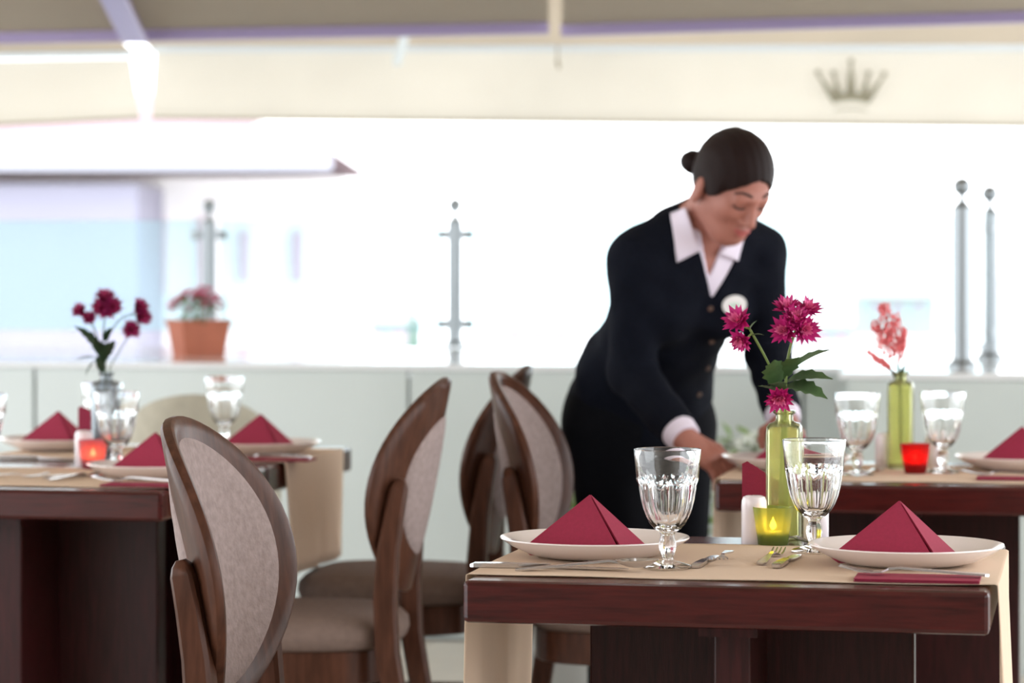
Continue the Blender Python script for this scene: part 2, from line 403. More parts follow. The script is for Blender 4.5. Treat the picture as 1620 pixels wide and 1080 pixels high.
# ------------------------------------------------------------------ tables
def make_table(c, label):
    t = empty('pedestal_table', (c.x, c.y, 0), ANG, label, 'table', 'dark square pedestal tables')
    if not hasattr(make_table, 'm'):
        top = MB().box((0, 0, .7215), (.70, .70, .057), bev=.007)
        pa = MB().box((0, 0, .3515), (.466, .05, .643), bev=.003)
        pb1 = MB().box((0, .129, .3515), (.05, .208, .643), bev=.003); pb2 = MB().box((0, -.129, .3515), (.05, .208, .643), bev=.003)
        base = MB().box((0, 0, .015), (.52, .07, .03), bev=.004).box((0, .15, .015), (.07, .22, .03), bev=.004).box((0, -.15, .015), (.07, .22, .03), bev=.004)
        sup = MB().box((0, 0, .683), (.56, .08, .018)); sup.box((0, .16, .683), (.08, .24, .018)); sup.box((0, -.16, .683), (.08, .24, .018))
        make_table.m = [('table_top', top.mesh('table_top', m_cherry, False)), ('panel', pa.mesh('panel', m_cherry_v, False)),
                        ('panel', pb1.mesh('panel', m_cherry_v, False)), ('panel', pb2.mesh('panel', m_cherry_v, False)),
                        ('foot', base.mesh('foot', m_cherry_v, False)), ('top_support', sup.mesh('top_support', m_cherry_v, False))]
    for n, me in make_table.m: inst(n, me, t)
    return t
TF = Vector((.346, 4.10, 0)); TR = Vector((.813, 5.88, 0)); TL = Vector((-.935, 5.783, 0)); TB = TL+VV*.712
make_table(TF, 'dark cherry square table with the lime vase and green candle')
make_table(TR, 'dark cherry square table with the red candle, beside the waitress')
make_table(TL, 'dark cherry square table with the rose candle and flowers in clear vase')
make_table(TB, 'dark cherry square table nearest the parapet, its runner hanging beside two chairs')

def runner(c, b0, b1, hang, label):
    t = .0012; prof = []
    E = .35
    n = 10
    for k in range(n+1): prof.append((-(E+.006), .751-hang*(1-k/n), (1-k/n)))
    prof += [(-E-.003, .7525, 0)]+[(-E+.7*k/12, .7515, 0) for k in range(1, 12)]+[(E+.003, .7525, 0)]
    for k in range(n+1): prof.append(((E+.006), .751-hang*k/n, k/n))
    nb = 24; vs = []; fs = []
    for (a, z, hf) in prof:
        for j in range(nb+1):
            q = j/nb; b = b0+(b1-b0)*q; b += -.05*hf*(q-.5)
            w = .002+hf*(.006+.005*math.sin(q*17+1)+.003*math.sin(q*31))
            zz = z+(.0006*math.sin(q*9+a*22) if hf == 0 else 0)
            vs.append((a+(w if a > 0 else -w), b, zz))
    m = nb+1
    for i in range(len(prof)-1):
        for j in range(nb): fs.append((i*m+j, i*m+j+1, (i+1)*m+j+1, (i+1)*m+j))
    o = MB().add(vs, fs).build('table_runner', m_runner, None, 60)
    o.location = (c.x, c.y, 0); o.rotation_euler = (0, 0, ANG)
    md = o.modifiers.new('thickness', 'SOLIDIFY'); md.thickness = t; md.offset = 1
    tag(o, label, 'table runner', 'beige table runners'); return o
runner(TF, -.288, .20, .235, 'beige cloth runner on the table with the lime vase and green candle')
runner(TR, -.288, .20, .235, 'beige cloth runner on the table with the red candle')
runner(TL, -.288, .20, .235, 'beige cloth runner on the table with the rose candle')
runner(TB, -.25, .24, .247, 'beige cloth runner hanging from the table nearest the parapet')

# ------------------------------------------------------------------ chairs
def make_chair():
    R = {}
    lean = math.tan(math.radians(11)); kc = 1.9; x0 = -.200
    def sx(y, z): return x0+kc*y*y-lean*(z-.53)
    def oval(rho, th):       # egg-like outline
        y = .212*rho*math.cos(th)*(1+.05*math.sin(th)); z = .743+.213*rho*math.sin(th)
        return y, z
    def disc(rhos, off, rim=None):
        vs = []; n = 48
        for i, rho in enumerate(rhos):
            for k in range(n):
                y, z = oval(rho, 2*PI*k/n)
                nx = Vector((1, -2*kc*y, lean)).normalized()
                o = off(rho) if callable(off) else off
                vs.append(Vector((sx(y, z), y, z))+nx*o)
        return vs, n
    def shell(prof):         # closed lens: list of (rho, offset)
        vs = []; n = 56; fs = []
        for rho, o in prof:
            for k in range(n):
                y, z = oval(rho, 2*PI*k/n); nx = Vector((1, -2*kc*y, lean)).normalized()
                vs.append(Vector((sx(y, z), y, z))+nx*o)
        for i in range(len(prof)-1):
            for k in range(n):
                j = (k+1) % n; fs.append((i*n+k, i*n+j, (i+1)*n+j, (i+1)*n+k))
        a = len(vs)
        for idx, (rho, o) in ((0, prof[0]), (len(prof)-1, prof[-1])):
            y, z = oval(0, 0); nx = Vector((1, 0, lean)).normalized()
            vs.append(Vector((sx(y, z), y, z))+nx*o)
            c = len(vs)-1
            for k in range(n):
                j = (k+1) % n; fs.append((c, idx*n+j, idx*n+k) if idx == 0 else (c, idx*n+k, idx*n+j))
        return MB().add(vs, fs)
    inner = [(.15, .011), (.3, .011), (.45, .011), (.6, .011), (.75, .011), (.9, .011), (.97, .0105), (.995, .006), (1, 0), (.995, -.006), (.97, -.0105), (.9, -.011), (.75, -.011), (.6, -.011), (.45, -.011), (.3, -.011), (.15, -.011)]
    R['backrest'] = shell(inner).mesh('backrest', m_walnut)
    pf = [(.1, .019), (.3, .0185), (.5, .0175), (.68, .016), (.825, .0135), (.845, .0105), (.7, .009), (.1, .009)]
    R['front_pad'] = shell(pf).mesh('front_pad', m_pad); R['rear_pad'] = shell([(r*.76, -o) for r, o in pf]).mesh('rear_pad', m_pad)
    def seat_ring(s, z, n=40):
        ps = []
        for k in range(n):
            a = 2*PI*k/n; c, q = math.cos(a), math.sin(a); e = .62
            x = (abs(c)**e)*(1 if c > 0 else -1); y = (abs(q)**e)*(1 if q > 0 else -1)
            ps.append((.015+.205*s*x, .205*s*y*(1+.06*x), z))
        return ps
    def stack(rings):
        mb = MB(); n = 40; vs = []; fs = []
        for s_, z in rings: vs += seat_ring(s_, z)
        for i in range(len(rings)-1):
            for k in range(n):
                j = (k+1) % n; fs.append((i*n+k, i*n+j, (i+1)*n+j, (i+1)*n+k))
        fs.append(tuple(reversed(range(n)))); fs.append(tuple((len(rings)-1)*n+k for k in range(n)))
        return mb.add(vs, fs)
    R['seat'] = stack([(.97, .432), (1.03, .438), (1.06, .455), (1.05, .472), (.98, .487), (.85, .495), (.6, .501), (.3, .503)]).mesh('seat', m_seat, 60)
    R['seat_frame'] = stack([(.95, .365), (.97, .368), (.97, .43), (.95, .432)]).mesh('seat_frame', m_walnut)
    R['legs'] = []
    for sy in (-1, 1):
        R['legs'].append(MB().tube([(.165, sy*.155, .40), (.17, sy*.158, .2), (.175, sy*.16, 0)], 0, sq=[(.021, .021), (.018, .018), (.014, .014)], up=(1, 0, 0)).mesh('leg', m_walnut))
        pts = []; wd = []
        for z, x, h_ in ((0, -.265, .015), (.15, -.235, .018), (.3, -.212, .021), (.43, -.190, .022), (.53, -.186, .022), (.63, -.193, .02), (.70, -.204, .018), (.745, -.213, .016), (.758, -.216, .012), (.766, -.218, .006)):
            pts.append((x, sy*(.168+.010*min(1, max(0, z-.4)/.2)), z)); wd.append((.02 if z < .75 else .02*(h_/.016), h_))
        R['legs'].append(MB().tube(pts, 0, sq=wd, up=(1, 0, 0)).mesh('rear_leg', m_walnut))
    R['str'] = [MB().box((-.03, sy*.16, .2), (.39, .018, .03), bev=.004).mesh('stretcher', m_walnut, False) for sy in (-1, 1)]
    R['str'].append(MB().box((-.02, 0, .2), (.02, .31, .03), bev=.004).mesh('stretcher', m_walnut, False))
    return R
CH = make_chair()
def chair(bc, rz, label):        # bc = place of the backrest's middle
    d = Vector((math.cos(rz), math.sin(rz), 0)); p = bc+d*.225
    t = empty('oval_back_chair', (p.x, p.y, 0), rz, label, 'chair', 'oval-backed dining chairs')
    for n in ('backrest', 'seat', 'seat_frame'): inst(n, CH[n], t)
    b = t.children[0]
    inst('front_pad', CH['front_pad'], b); inst('rear_pad', CH['rear_pad'], b)
    for me in CH['legs']: inst(me.name.split('.')[0], me, t)
    for me in CH['str']: inst('stretcher', me, t)
    return t
chair(Vector((-.435, 4.12, 0)), ANG+.025, 'walnut oval-backed chair with taupe pad, drawn up to the lime-vase table')
chair(Vector((-.188, 5.66, 0)), ANG+PI+.1, 'walnut oval-backed chair turned to the table with the rose candle')
chair(Vector((-.02, 6.42, 0)), ANG+PI+.1, 'walnut oval-backed chair turned to the table nearest the parapet')
chair(Vector((.02, 6.00, 0)), ANG, 'walnut oval-backed chair beside the waitress, facing the red-candle table')

# beige tub chair behind the far table
m_beige = mat('olive_beige_fabric', (172, 166, 150), .85, var=.08, scale=30, bump=.2, bscale=200)
tc = at(318, 600, 7.75)
t = empty('tub_chair', (tc.x, tc.y, 0), math.radians(90), 'beige upholstered tub chair between the far table and the parapet', 'chair')
mb = MB(); vs = []; fs = []; n = 28
for k in range(n+1):
    a = math.radians(60+240*k/n); hgt = .52+.32*max(0, math.sin(PI*k/n))**.7
    for r_, z in ((.21, .2), (.22, hgt-.03), (.205, hgt), (.18, hgt), (.165, hgt-.03), (.165, .2)):
        vs.append((r_*math.cos(a), r_*math.sin(a), z))
for k in range(n):
    for j in range(6): fs.append((k*6+j, k*6+(j+1) % 6, (k+1)*6+(j+1) % 6, (k+1)*6+j))
fs += [tuple(range(6)), tuple(reversed(range(n*6, n*6+6)))]
mb.add(vs, fs).build('back_shell', m_beige, t, 60)
MB().lathe([(.155, .2), (.162, .22), (.162, .42), (.15, .45), (.08, .46)], 28).build('seat', m_beige, t)
for a in (45, 135, 225, 315): MB().tube([(.15*math.cos(math.radians(a)), .15*math.sin(math.radians(a)), .21), (.18*math.cos(math.radians(a)), .18*math.sin(math.radians(a)), 0)], [.018, .012]).build('leg', m_walnut, t)

# ------------------------------------------------------------------ tableware
def goblet_mesh():
    mb = MB(); n = 120; NF = 10
    outer = [(.0335, 0), (.0335, .002), (.031, .004), (.018, .0075), (.0085, .011), (.0078, .014), (.0105, .021), (.0122, .029), (.0118, .037), (.0092, .045), (.0112, .049),
             (.0185, .054), (.026, .062), (.0315, .072), (.0355, .083), (.0385, .095), (.0405, .107), (.0418, .116), (.0432, .121), (.0436, .124), (.0436, .128), (.0445, .14), (.046, .155), (.0468, .1640), (.0462, .1652)]
    def mod(k, a):
        z = outer[k][1]
        if .0085 < z < .05:
            return 1-.06*(.5-.5*math.cos(8*a))
        if .05 < z < .1225:
            w = min(1, (z-.05)/.02)
            top = .1225-.008*(1-abs(math.sin(NF*a/2)))       # arched flute heads
            if z > top: w *= max(0, 1-(z-top)/.004)
            return 1-.055*w*abs(math.cos(NF*a/2))**.7
        return 1
    inner = [(.0448, .1650), (.0446, .155), (.043, .14), (.0415, .126), (.039, .11), (.0365, .095), (.033, .082), (.028, .07), (.021, .061), (.012, .0565), (.002, .055)]
    prof = outer+inner
    mb.lathe(prof, n, 0, None, lambda k, a: mod(k, a) if k < len(outer) else 1)
    return mb.mesh('goblet', m_glass, 28)
GM = goblet_mesh()
def goblet(p, label, rz=0):
    o = inst('water_goblet', GM, None, (p.x, p.y, p.z+.0005), (0, 0, rz)); return tag(o, label, 'glass', 'cut glass water goblets')
RZ = .7535
def rt(c, a, b, z=RZ): v = c+U*a+VV*b; return Vector((v.x, v.y, z))
goblet(on(1056, 898, RZ), 'clear fluted goblet beside the spoon in front of the plate next to the oval chair')
goblet(on(1288, 873, RZ), 'clear fluted goblet in front of the green candle and lime vase', .2)
goblet(on(1356, 751, RZ), 'clear fluted goblet behind the lime vase flowers, left of the red candle\'s vase'.replace('left of', 'next to'), .1)
goblet(on(1492, 747, RZ), 'clear fluted goblet right beside the red candle', .3)
goblet(on(185, 747, RZ), 'clear fluted goblet right beside the rose candle', .1)
goblet(on(162, 722, RZ), 'clear fluted goblet half hidden behind the clear flower vase', .2)
goblet(on(355, 706, RZ), 'clear fluted goblet by the plate on the table nearest the parapet', .15)
goblet(on(-26, 752, RZ), 'clear fluted goblet cut by the picture edge beside dark cutlery'.replace('cut by the picture edge beside dark cutlery', 'across the table from the rose candle'), .15)

def plate_mesh():
    return MB().lathe([(.075, 0), (.08, .0005), (.1, .006), (.122, .0165), (.1345, .0245), (.1375, .027), (.1368, .0288), (.134, .0282), (.118, .0205), (.098, .0125), (.08, .007), (.06, .0058), (.02, .0055)], 64).mesh('plate', m_plate, 50)
PM = plate_mesh()
def plate(p, label, rz=0):
    o = inst('dinner_plate', PM, None, (p.x, p.y, p.z), (0, 0, rz)); return tag(o, label, 'plate', 'white dinner plates')
def napkin_mesh():
    """pyramid fold: two leaning triangular wings, each of several paper layers, meeting in a ridge"""
    mb = MB()
    A = Vector((0, -.004, .083)); Fp = Vector((.046, -.062, 0)); L = Vector((-.097, -.012, .006)); L2 = Vector((-.088, -.018, 0)); Rr = Vector((.092, .012, 0)); B = Vector((-.02, .06, 0))
    def wing(p, q, r_, off, extra=None):
        ps = [p, q]+([extra] if extra else [])+[r_]
        n = (q-p).cross(r_-p).normalized()
        k = len(ps)
        a = [x+n*off for x in ps]; b = [x+n*(off-.0022) for x in ps]
        mb.add(a+b, [tuple(range(k)), tuple(reversed(range(k, 2*k)))]+[((i+1) % k, i, k+i, k+(i+1) % k) for i in range(k)])
    for d in (0, -.0034, -.0068):
        wing(A, L, Fp, d, L2)
        wing(A+Vector((.002, .002, 0)), Fp+Vector((.006+d*-1.2, .004, 0)), Rr, d)
    wing(A, Rr, B, 0); wing(A, B, L, 0)
    return mb.mesh('folded_napkin', m_napkin, False)
NM = napkin_mesh()
def napkin(p, label, rz=0, s=1):
    o = inst('folded_napkin', NM, None, (p.x, p.y, p.z+.0068), (0, 0, rz), (s, s, s)); return tag(o, label, 'napkin', 'crimson pyramid napkins')
def setting(p, what, rz=0, dz=0, off=(0, 0)):
    plate(p, 'round white plate %s' % what)
    napkin(p+Vector((off[0], off[1], dz)), 'crimson pyramid-folded napkin on the plate %s' % what, rz)
setting(on(941, 879, RZ), 'beside the spoon on the lime-vase table', -.02, off=(-.008, -.01))
setting(on(1433, 891, RZ), 'beside the flat crimson napkin on the lime-vase table', -.02, off=(-.012, -.012))
setting(on(1246, 742, RZ)+Vector((0, 0, 0)), 'held by the waitress', .1, off=(0.012, 0))
setting(on(1616, 742, RZ), 'beside the red candle\'s goblet', .0)
setting(on(246, 754, RZ), 'near the rose candle', -.02)
setting(on(92, 711, RZ), 'behind the clear flower vase on the far table', 0)
setting(on(412, 717, RZ), 'on the far table beside the hanging runner', 0)

def flat_napkin(p, rz, label):
    mb = MB().box((0, 0, .0008), (.165, .075, .0012)).box((.001, .001, .0022), (.163, .073, .0012)).box((0, 0, .0036), (.165, .075, .0012))
    mb.box((0, .0365, .0022), (.165, .0012, .004))
    o = mb.build('flat_napkin', m_napkin, None, False); o.location = p; o.rotation_euler = (0, 0, rz)
    return tag(o, label, 'napkin', 'flat crimson napkins')
FN = on(1452, 917, RZ); flat_napkin(FN, ANG, 'flat folded crimson napkin under a fork on the lime-vase table')
f2 = on(1612, 758, RZ); flat_napkin(f2, ANG, 'flat folded crimson napkin under a fork on the red-candle table')
f3 = on(232, 768, RZ); flat_napkin(f3, ANG, 'flat folded crimson napkin under a fork on the rose-candle table')
f4 = on(436, 728, RZ); flat_napkin(f4, ANG, 'flat folded crimson napkin on the far table beside the hanging runner')

# cutlery along local +x (head at +x)
def strip(pts, mb):      # pts: x, halfwidth, z, thickness
    vs = []; fs = []
    for x, w, z, t in pts: vs += [(x, -w, z), (x, w, z), (x, w, z+t), (x, -w, z+t)]
    for i in range(len(pts)-1):
        for j in range(4): fs.append((i*4+j, i*4+(j+1) % 4, (i+1)*4+(j+1) % 4, (i+1)*4+j))
    fs += [(3, 2, 1, 0), tuple(len(pts)*4-4+j for j in range(4))]
    return mb.add(vs, fs)
def fork_parts():
    hnd = strip([(-.10, .005, .001, .003), (-.095, .0085, .0012, .003), (-.06, .0075, .003, .003), (-.01, .0045, .006, .003), (.02, .003, .008, .003), (.035, .0035, .006, .003)], MB())
    hd = strip([(.034, .0035, .006, .0025), (.042, .010, .003, .002), (.055, .012, .002, .002)], MB())
    for k in range(4):
        y = -.0102+.0068*k
        strip_pts = [(.054, .0017, .002, .002), (.075, .0015, .004, .0018), (.095, .0012, .009, .0015), (.1, .0006, .0105, .001)]
        m2 = MB(); strip(strip_pts, m2); hd.add([(a, b+y, c) for a, b, c in m2.v], m2.f)
    return [('handle', hnd.mesh('handle', m_steel, 25)), ('tines', hd.mesh('tines', m_steel, 25))]
def knife_parts():
    hnd = strip([(-.11, .006, .001, .004), (-.105, .0085, .0008, .006), (-.06, .008, .0008, .0065), (-.005, .006, .001, .006), (.003, .004, .0015, .005)], MB())
    bl = strip([(.002, .004, .002, .003), (.015, .009, .0015, .002), (.07, .0095, .001, .0018), (.1, .007, .001, .0015), (.112, .001, .001, .001)], MB())
    return [('handle', hnd.mesh('handle', m_steel, 25)), ('blade', bl.mesh('blade', m_steel, 25))]
def spoon_parts():
    hnd = strip([(-.10, .005, .001, .003), (-.095, .0085, .0012, .003), (-.06, .007, .004, .003), (-.01, .0045, .008, .003), (.03, .003, .011, .003), (.042, .004, .009, .003)], MB())
    vs = []; fs = []; n = 20; m = 6
    for s_ in (0, 1):
        for i in range(m+1):
            for k in range(n):
                a = 2*PI*k/n; r_ = max(.02, i/m)
                x = .068+.03*r_*math.cos(a); y = .0195*r_*math.sin(a)*(1-.12*math.cos(a))
                vs.append((x, y, .002+.010*r_*r_+(.0015 if s_ else 0)))
    for s_ in (0, 1):
        o = s_*(m+1)*n
        for i in range(m):
            for k in range(n): fs.append((o+i*n+k, o+i*n+(k+1) % n, o+(i+1)*n+(k+1) % n, o+(i+1)*n+k))
        fs.append(tuple(o+k for k in range(n)))
    for k in range(n): fs.append((m*n+k, m*n+(k+1) % n, (2*m+1)*n+(k+1) % n, (2*m+1)*n+k))
    return [('handle', hnd.mesh('handle', m_steel, 25)), ('bowl', MB().add(vs, fs).mesh('bowl', m_steel, 60))]
CUT = {'fork': fork_parts(), 'knife': knife_parts(), 'spoon': spoon_parts()}
def cutlery(kind, p, rz, label, s=1, tilt=0):
    t = empty({'fork': 'table_fork', 'knife': 'table_knife', 'spoon': 'table_spoon'}[kind], p, rz, label, kind, 'steel cutlery')
    t.rotation_euler = (0, -tilt, rz); t.scale = (s, s, s)
    for n, me in CUT[kind]: inst(n, me, t)
    return t
def between(kind, pa, pb, label, s=1, dz=0, tilt=0):   # handle end -> head end, pixels on the table
    a, b = on(pa[0], pa[1], RZ), on(pb[0], pb[1], RZ); c = (a+b)/2; d = b-a
    return cutlery(kind, c+Vector((0, 0, dz)), math.atan2(d.y, d.x), label, s, tilt)
def along(kind, px, py, rz, label, s=1, dz=0, tilt=0):
    return cutlery(kind, on(px, py, RZ)+Vector((0, 0, dz)), rz, label, s, tilt)
along('knife', 868, 899, ANG+.03, 'steel knife lying in front of the plate beside the spoon')
along('spoon', 930, 903, ANG+.12, 'steel spoon in front of the plate by the fluted goblet', 1, 0.001, .03)
along('fork', 1446, 916, ANG+PI-.04, 'steel fork lying on the flat crimson napkin of the lime-vase table', 1, .0055)
along('knife', 1117, 889, 1.33, 'small steel knife on the runner between the goblets, crossing a fork', .8)
along('fork', 1146, 889, -1.74, 'small steel fork on the runner between the goblets, crossing a knife', .8, .006)
along('fork', 1219, 884, 1.32, 'small steel fork on the runner in front of the green candle', .85)
along('knife', 1246, 888, 1.3, 'small steel knife beside the fork in front of the green candle', .85)
along('fork', 1322, 862, 2.4, 'steel fork tip behind the plate with the flat crimson napkin', .8)
along('fork', 1600, 757, ANG+PI-.05, 'steel fork lying on the flat crimson napkin of the red-candle table', 1, .0055)
along('fork', 1380, 748, 1.2, 'steel fork on the runner beside the red candle\'s lime vase', .8)
along('fork', 225, 767, ANG+PI, 'steel fork lying on the flat crimson napkin of the rose-candle table', 1, .0055)
along('fork', 120, 756, 1.1, 'small steel fork in front of the rose candle', .85)
along('knife', 132, 754, .75, 'small steel knife crossing the fork in front of the rose candle', .85)
along('fork', 10, 756, .3, 'steel fork on the rose-candle runner far from the candle', .85)
along('knife', 60, 726, ANG, 'steel knife before the plate behind the clear flower vase')
along('fork', 430, 728, ANG+PI, 'steel fork by the hanging runner on the far table', .9, .0055)

# ---- shakers, vases, candles, napkin holder
def shaker(p, label, s=1):
    t = empty('shaker', p, 0, label, 'shaker', 'white shakers')
    MB().lathe([(.0185, 0), (.0195, .002), (.0195, .06), (.0188, .068), (.0165, .0735), (.012, .0755), (.004, .0762)], 32).build('body', m_shaker, t)
    mb = MB()
    for k in range(5): mb.lathe([(.0009, .0762), (.0009, .0768)], 8, 0, Matrix.Translation((.004*math.cos(k*1.257), .004*math.sin(k*1.257), -.0004)))
    mb.build('holes', m_black, t); return t
shaker(on(1193, 862), 'white ceramic shaker beside the green candle and napkin holder')
shaker(on(1291, 860), 'white ceramic shaker behind the goblet at the green candle')
shaker(on(1399, 741), 'white ceramic shaker beside the lime vase with the coral plume')
shaker(on(1478, 741), 'white ceramic shaker behind the goblet at the red candle')
shaker(on(133, 737, RZ), 'white ceramic shaker behind the rose candle')

def vase(p, m, label, h_=.2, w=.0275, rz=0):
    t = empty('bottle_vase', p, rz, label, 'vase')
    def ring(hw, z, e):       # rounded square
        n = 32; out = []
        for k in range(n):
            a = 2*PI*k/n; c, s_ = math.cos(a), math.sin(a)
            out.append(((abs(c)**e)*(1 if c > 0 else -1)*hw, (abs(s_)**e)*(1 if s_ > 0 else -1)*hw, z))
        return out
    sq, rd = .28, 1
    rows = [(w*.9, 0, sq), (w, .003, sq), (w, .165, sq), (w*.97, .176, sq), (w*.85, .181, .4), (w*.56, .184, .8), (w*.5, .187, rd), (w*.5, .195, rd), (w*.62, .197, rd), (w*.66, .199, rd), (w*.62, .2015, rd),
            (w*.42, .2015, rd), (w*.4, .187, rd), (w*.44, .181, .8), (w*.78, .177, .4), (w*.88, .172, sq), (w*.9, .01, sq), (w*.6, .006, sq)]
    rows = [(a, z*h_/.2, e) for a, z, e in rows]
    vs = []; fs = []; n = 32
    for a, z, e in rows: vs += ring(a, z, e)
    for i in range(len(rows)-1):
        for k in range(n): fs.append((i*n+k, i*n+(k+1) % n, (i+1)*n+(k+1) % n, (i+1)*n+k))
    fs += [tuple(reversed(range(n))), tuple((len(rows)-1)*n+k for k in range(n))]
    MB().add(vs, fs).build('glass', m, t, 40)
    return t
VP = on(1241, 855); vase(VP, m_lime, 'tall lime green glass bottle vase holding magenta flowers', .2, .0272, ANG)
VR = on(1425, 740, RZ); vase(VR, m_lime, 'tall lime green glass bottle vase holding a coral plume', .2, .0272, ANG)
VL = on(168, 734, RZ); vase(VL, m_clearv, 'clear glass bottle vase holding dark magenta flowers', .195, .027, ANG)

def candle(p, m, lab, col, pw):
    t = empty('candle_holder', p, 0, 'tapered %s glass votive holder %s' % lab, 'candle holder', 'glass votive holders')
    MB().lathe([(.021, 0), (.0225, .002), (.0305, .058), (.0308, .0595), (.030, .060), (.0288, .0595), (.0212, .012), (.018, .009), (.002, .009)], 40).build('glass', m, t)
    c = empty('tealight', (p.x, p.y, p.z+.0095), 0, 'lit white tealight inside the %s glass votive holder' % lab[0], 'candle', 'lit tealights')
    MB().lathe([(.0185, 0), (.019, .001), (.019, .013), (.0175, .0135), (.002, .0125)], 28).build('wax', m_wax, c)
    MB().tube([(0, 0, .012), (0.0005, 0, .018)], .0006, 6).build('wick', m_black, c)
    MB().lathe([(.0006, .0155), (.0036, .018), (.0052, .0215), (.0042, .026), (.0018, .031), (.0003, .035)], 14).build('flame', m_flame, c)
    l = bpy.data.lights.new('candle_light', 'POINT'); l.energy = pw; l.color = (1, .66, .3); l.shadow_soft_size = .006
    lo = bpy.data.objects.new('candle_light', l); COL.objects.link(lo); lo.location = (0, 0, .029); lo.parent = c
candle(on(1223, 864), m_green, ('green frosted', 'in front of the lime vase with magenta flowers'), 0, .06)
candle(on(1448, 748, RZ), m_red, ('red frosted', 'beside the lime vase with the coral plume'), 0, .09)
candle(on(147, 741, RZ), m_rose, ('rose pink frosted', 'in front of the clear flower vase'), 0, .09)

def holder(p, label, lab2, n=3):
    t = empty('napkin_holder', p, ANG, label, 'napkin holder')
    MB().box((0, 0, .003), (.07, .05, .006), bev=.001).build('base', m_shaker, t, False)
    for sy in (-1, 1): MB().box((0, sy*.021, .026), (.066, .004, .044), bev=.001).build('side_plate', m_shaker, t, False)
    for k in range(n):
        y = -.012+.012*k
        mb = MB()
        for q in range(3):
            yy = y-.002+.002*q; hx = .004*q+.006*k
            mb.prism([(-.036+hx*.3, .0), (.036, .0), (.036, .074-hx), (-.028+hx, .114-hx*.8), (-.036+hx*.3, .110-hx*.8)], .0014, 0, Matrix.Translation((0, yy, 0)))
        o = mb.build('upright_napkin', m_napkin, None, False); o.location = (p.x, p.y, p.z+.0065); o.rotation_euler = (0, 0, ANG)
        tag(o, ('tallest ', 'middle-height ', 'lowest ')[k if n == 3 else k*2]+lab2, 'napkin', 'upright napkins in holders')
holder(on(1212, 851), 'small white napkin holder behind the shaker at the green candle', 'crimson folded napkin standing in the holder behind the shaker at the green candle')
holder(on(152, 729, RZ), 'small white napkin holder behind the rose candle', 'crimson folded napkin standing in the holder behind the rose candle', 2)

# ------------------------------------------------------------------ flowers
def bloom_mesh(r, mo, mi, seed):
    rnd = random.Random(seed); mb = MB()
    for ring, (cnt, rr, el, mat_i) in enumerate([(14, 1.0, .15, 0), (13, .9, .5, 0), (11, .72, .85, 1), (8, .5, 1.2, 1)]):
        for k in range(cnt):
            a = 2*PI*(k+.5*(ring % 2))/cnt+rnd.uniform(-.1, .1); e = el+rnd.uniform(-.2, .2); L = r*rr*rnd.uniform(.85, 1.12); w = L*.2
            M = Matrix.Rotation(a, 4, 'Z') @ Matrix.Rotation(-e, 4, 'Y')
            mb.add([(0, -w*.4, 0), (0, w*.4, 0), (L*.5, w, .05*L), (L*.5, 0, -.03*L), (L*.5, -w, .05*L), (L, 0, .16*L)], [(0, 1, 2, 3), (0, 3, 4), (3, 2, 5), (3, 5, 4)], mat_i, M)
    mb.ball((0, 0, -.001), (r*.18, r*.18, r*.16), 2, 6)
    return mb.mesh('bloom', [mo, mi, m_leaf], 50)
BL = [bloom_mesh(.0255, m_mag, m_mag2, s) for s in range(3)]
BD = [bloom_mesh(.025, m_magd, m_magd2, s) for s in range(3)]
def leaf_mesh(L, w, m, seed=0):
    n = 9; vs = []; fs = []
    for i in range(n+1):
        q = i/n; ww = w*math.sin(PI*min(1, q*.92+.06))**.8*(1-.25*q); ser = 1+(.22 if i % 2 else -.12)
        if i == n: ww = .0004
        zc = -.25*L*q*q; x = L*q
        vs += [(x+(.03*L if i % 2 else 0), -ww*ser, zc+ww*.35), (x, 0, zc), (x+(.03*L if i % 2 else 0), ww*ser, zc+ww*.35)]
    for i in range(n):
        for j in range(2): fs.append((i*3+j, i*3+j+1, (i+1)*3+j+1, (i+1)*3+j))
    return MB().add(vs, fs).mesh('leaf', m, 70)
LM = leaf_mesh(.058, .021, m_leaf); LMD = leaf_mesh(.05, .013, m_leafd)
def aim(d, roll=0):
    return (Vector(d).to_track_quat('X', 'Z') @ Matrix.Rotation(roll, 3, 'X').to_quaternion()).to_euler()
def aimz(d): return Vector(d).to_track_quat('Z', 'Y').to_euler()
def stem_thing(name, base, path, blooms, leaves, label, cat, group, bl, lf, sm, rad=.0016, sc=1):
    """path / blooms / leaves in world points; base is the foot of the stem inside its vase"""
    t = empty(name, base, 0, label, cat, group)
    P = [Vector(p)-base for p in path]
    # smooth the path
    pts = []
    for i in range(len(P)-1):
        p0, p1, p2, p3 = P[max(i-1, 0)], P[i], P[i+1], P[min(i+2, len(P)-1)]
        for k in range(5):
            q = k/5; pts.append(.5*((2*p1)+(-p0+p2)*q+(2*p0-5*p1+4*p2-p3)*q*q+(-p0+3*p1-3*p2+p3)*q**3))
    pts.append(P[-1])
    st = MB().tube(pts, rad, 8).build('stem', sm, t)
    for k, (b, d, s) in enumerate(blooms):
        bq = Vector(b)-base; near = min(pts[len(pts)//2:], key=lambda p: (p-(bq-Vector(d).normalized()*.03)).length)
        inst('bloom', bl[k % len(bl)], t, bq, aimz(d), (s, s, s))
        if (near-bq).length > .004: MB().tube([near, (near+bq)/2+Vector((0, 0, -.003)), bq], rad*.8, 6).build('flower_stalk', sm, t)
    for (p, d, s, roll) in leaves: inst('leaf', lf, t, Vector(p)-base, aim(d, roll), (s, s, s))
    return t
Yv = VP.y
def fp(x, y, dy=0): return at(x, y, Yv+dy)
vb = Vector((VP.x, VP.y, .775))
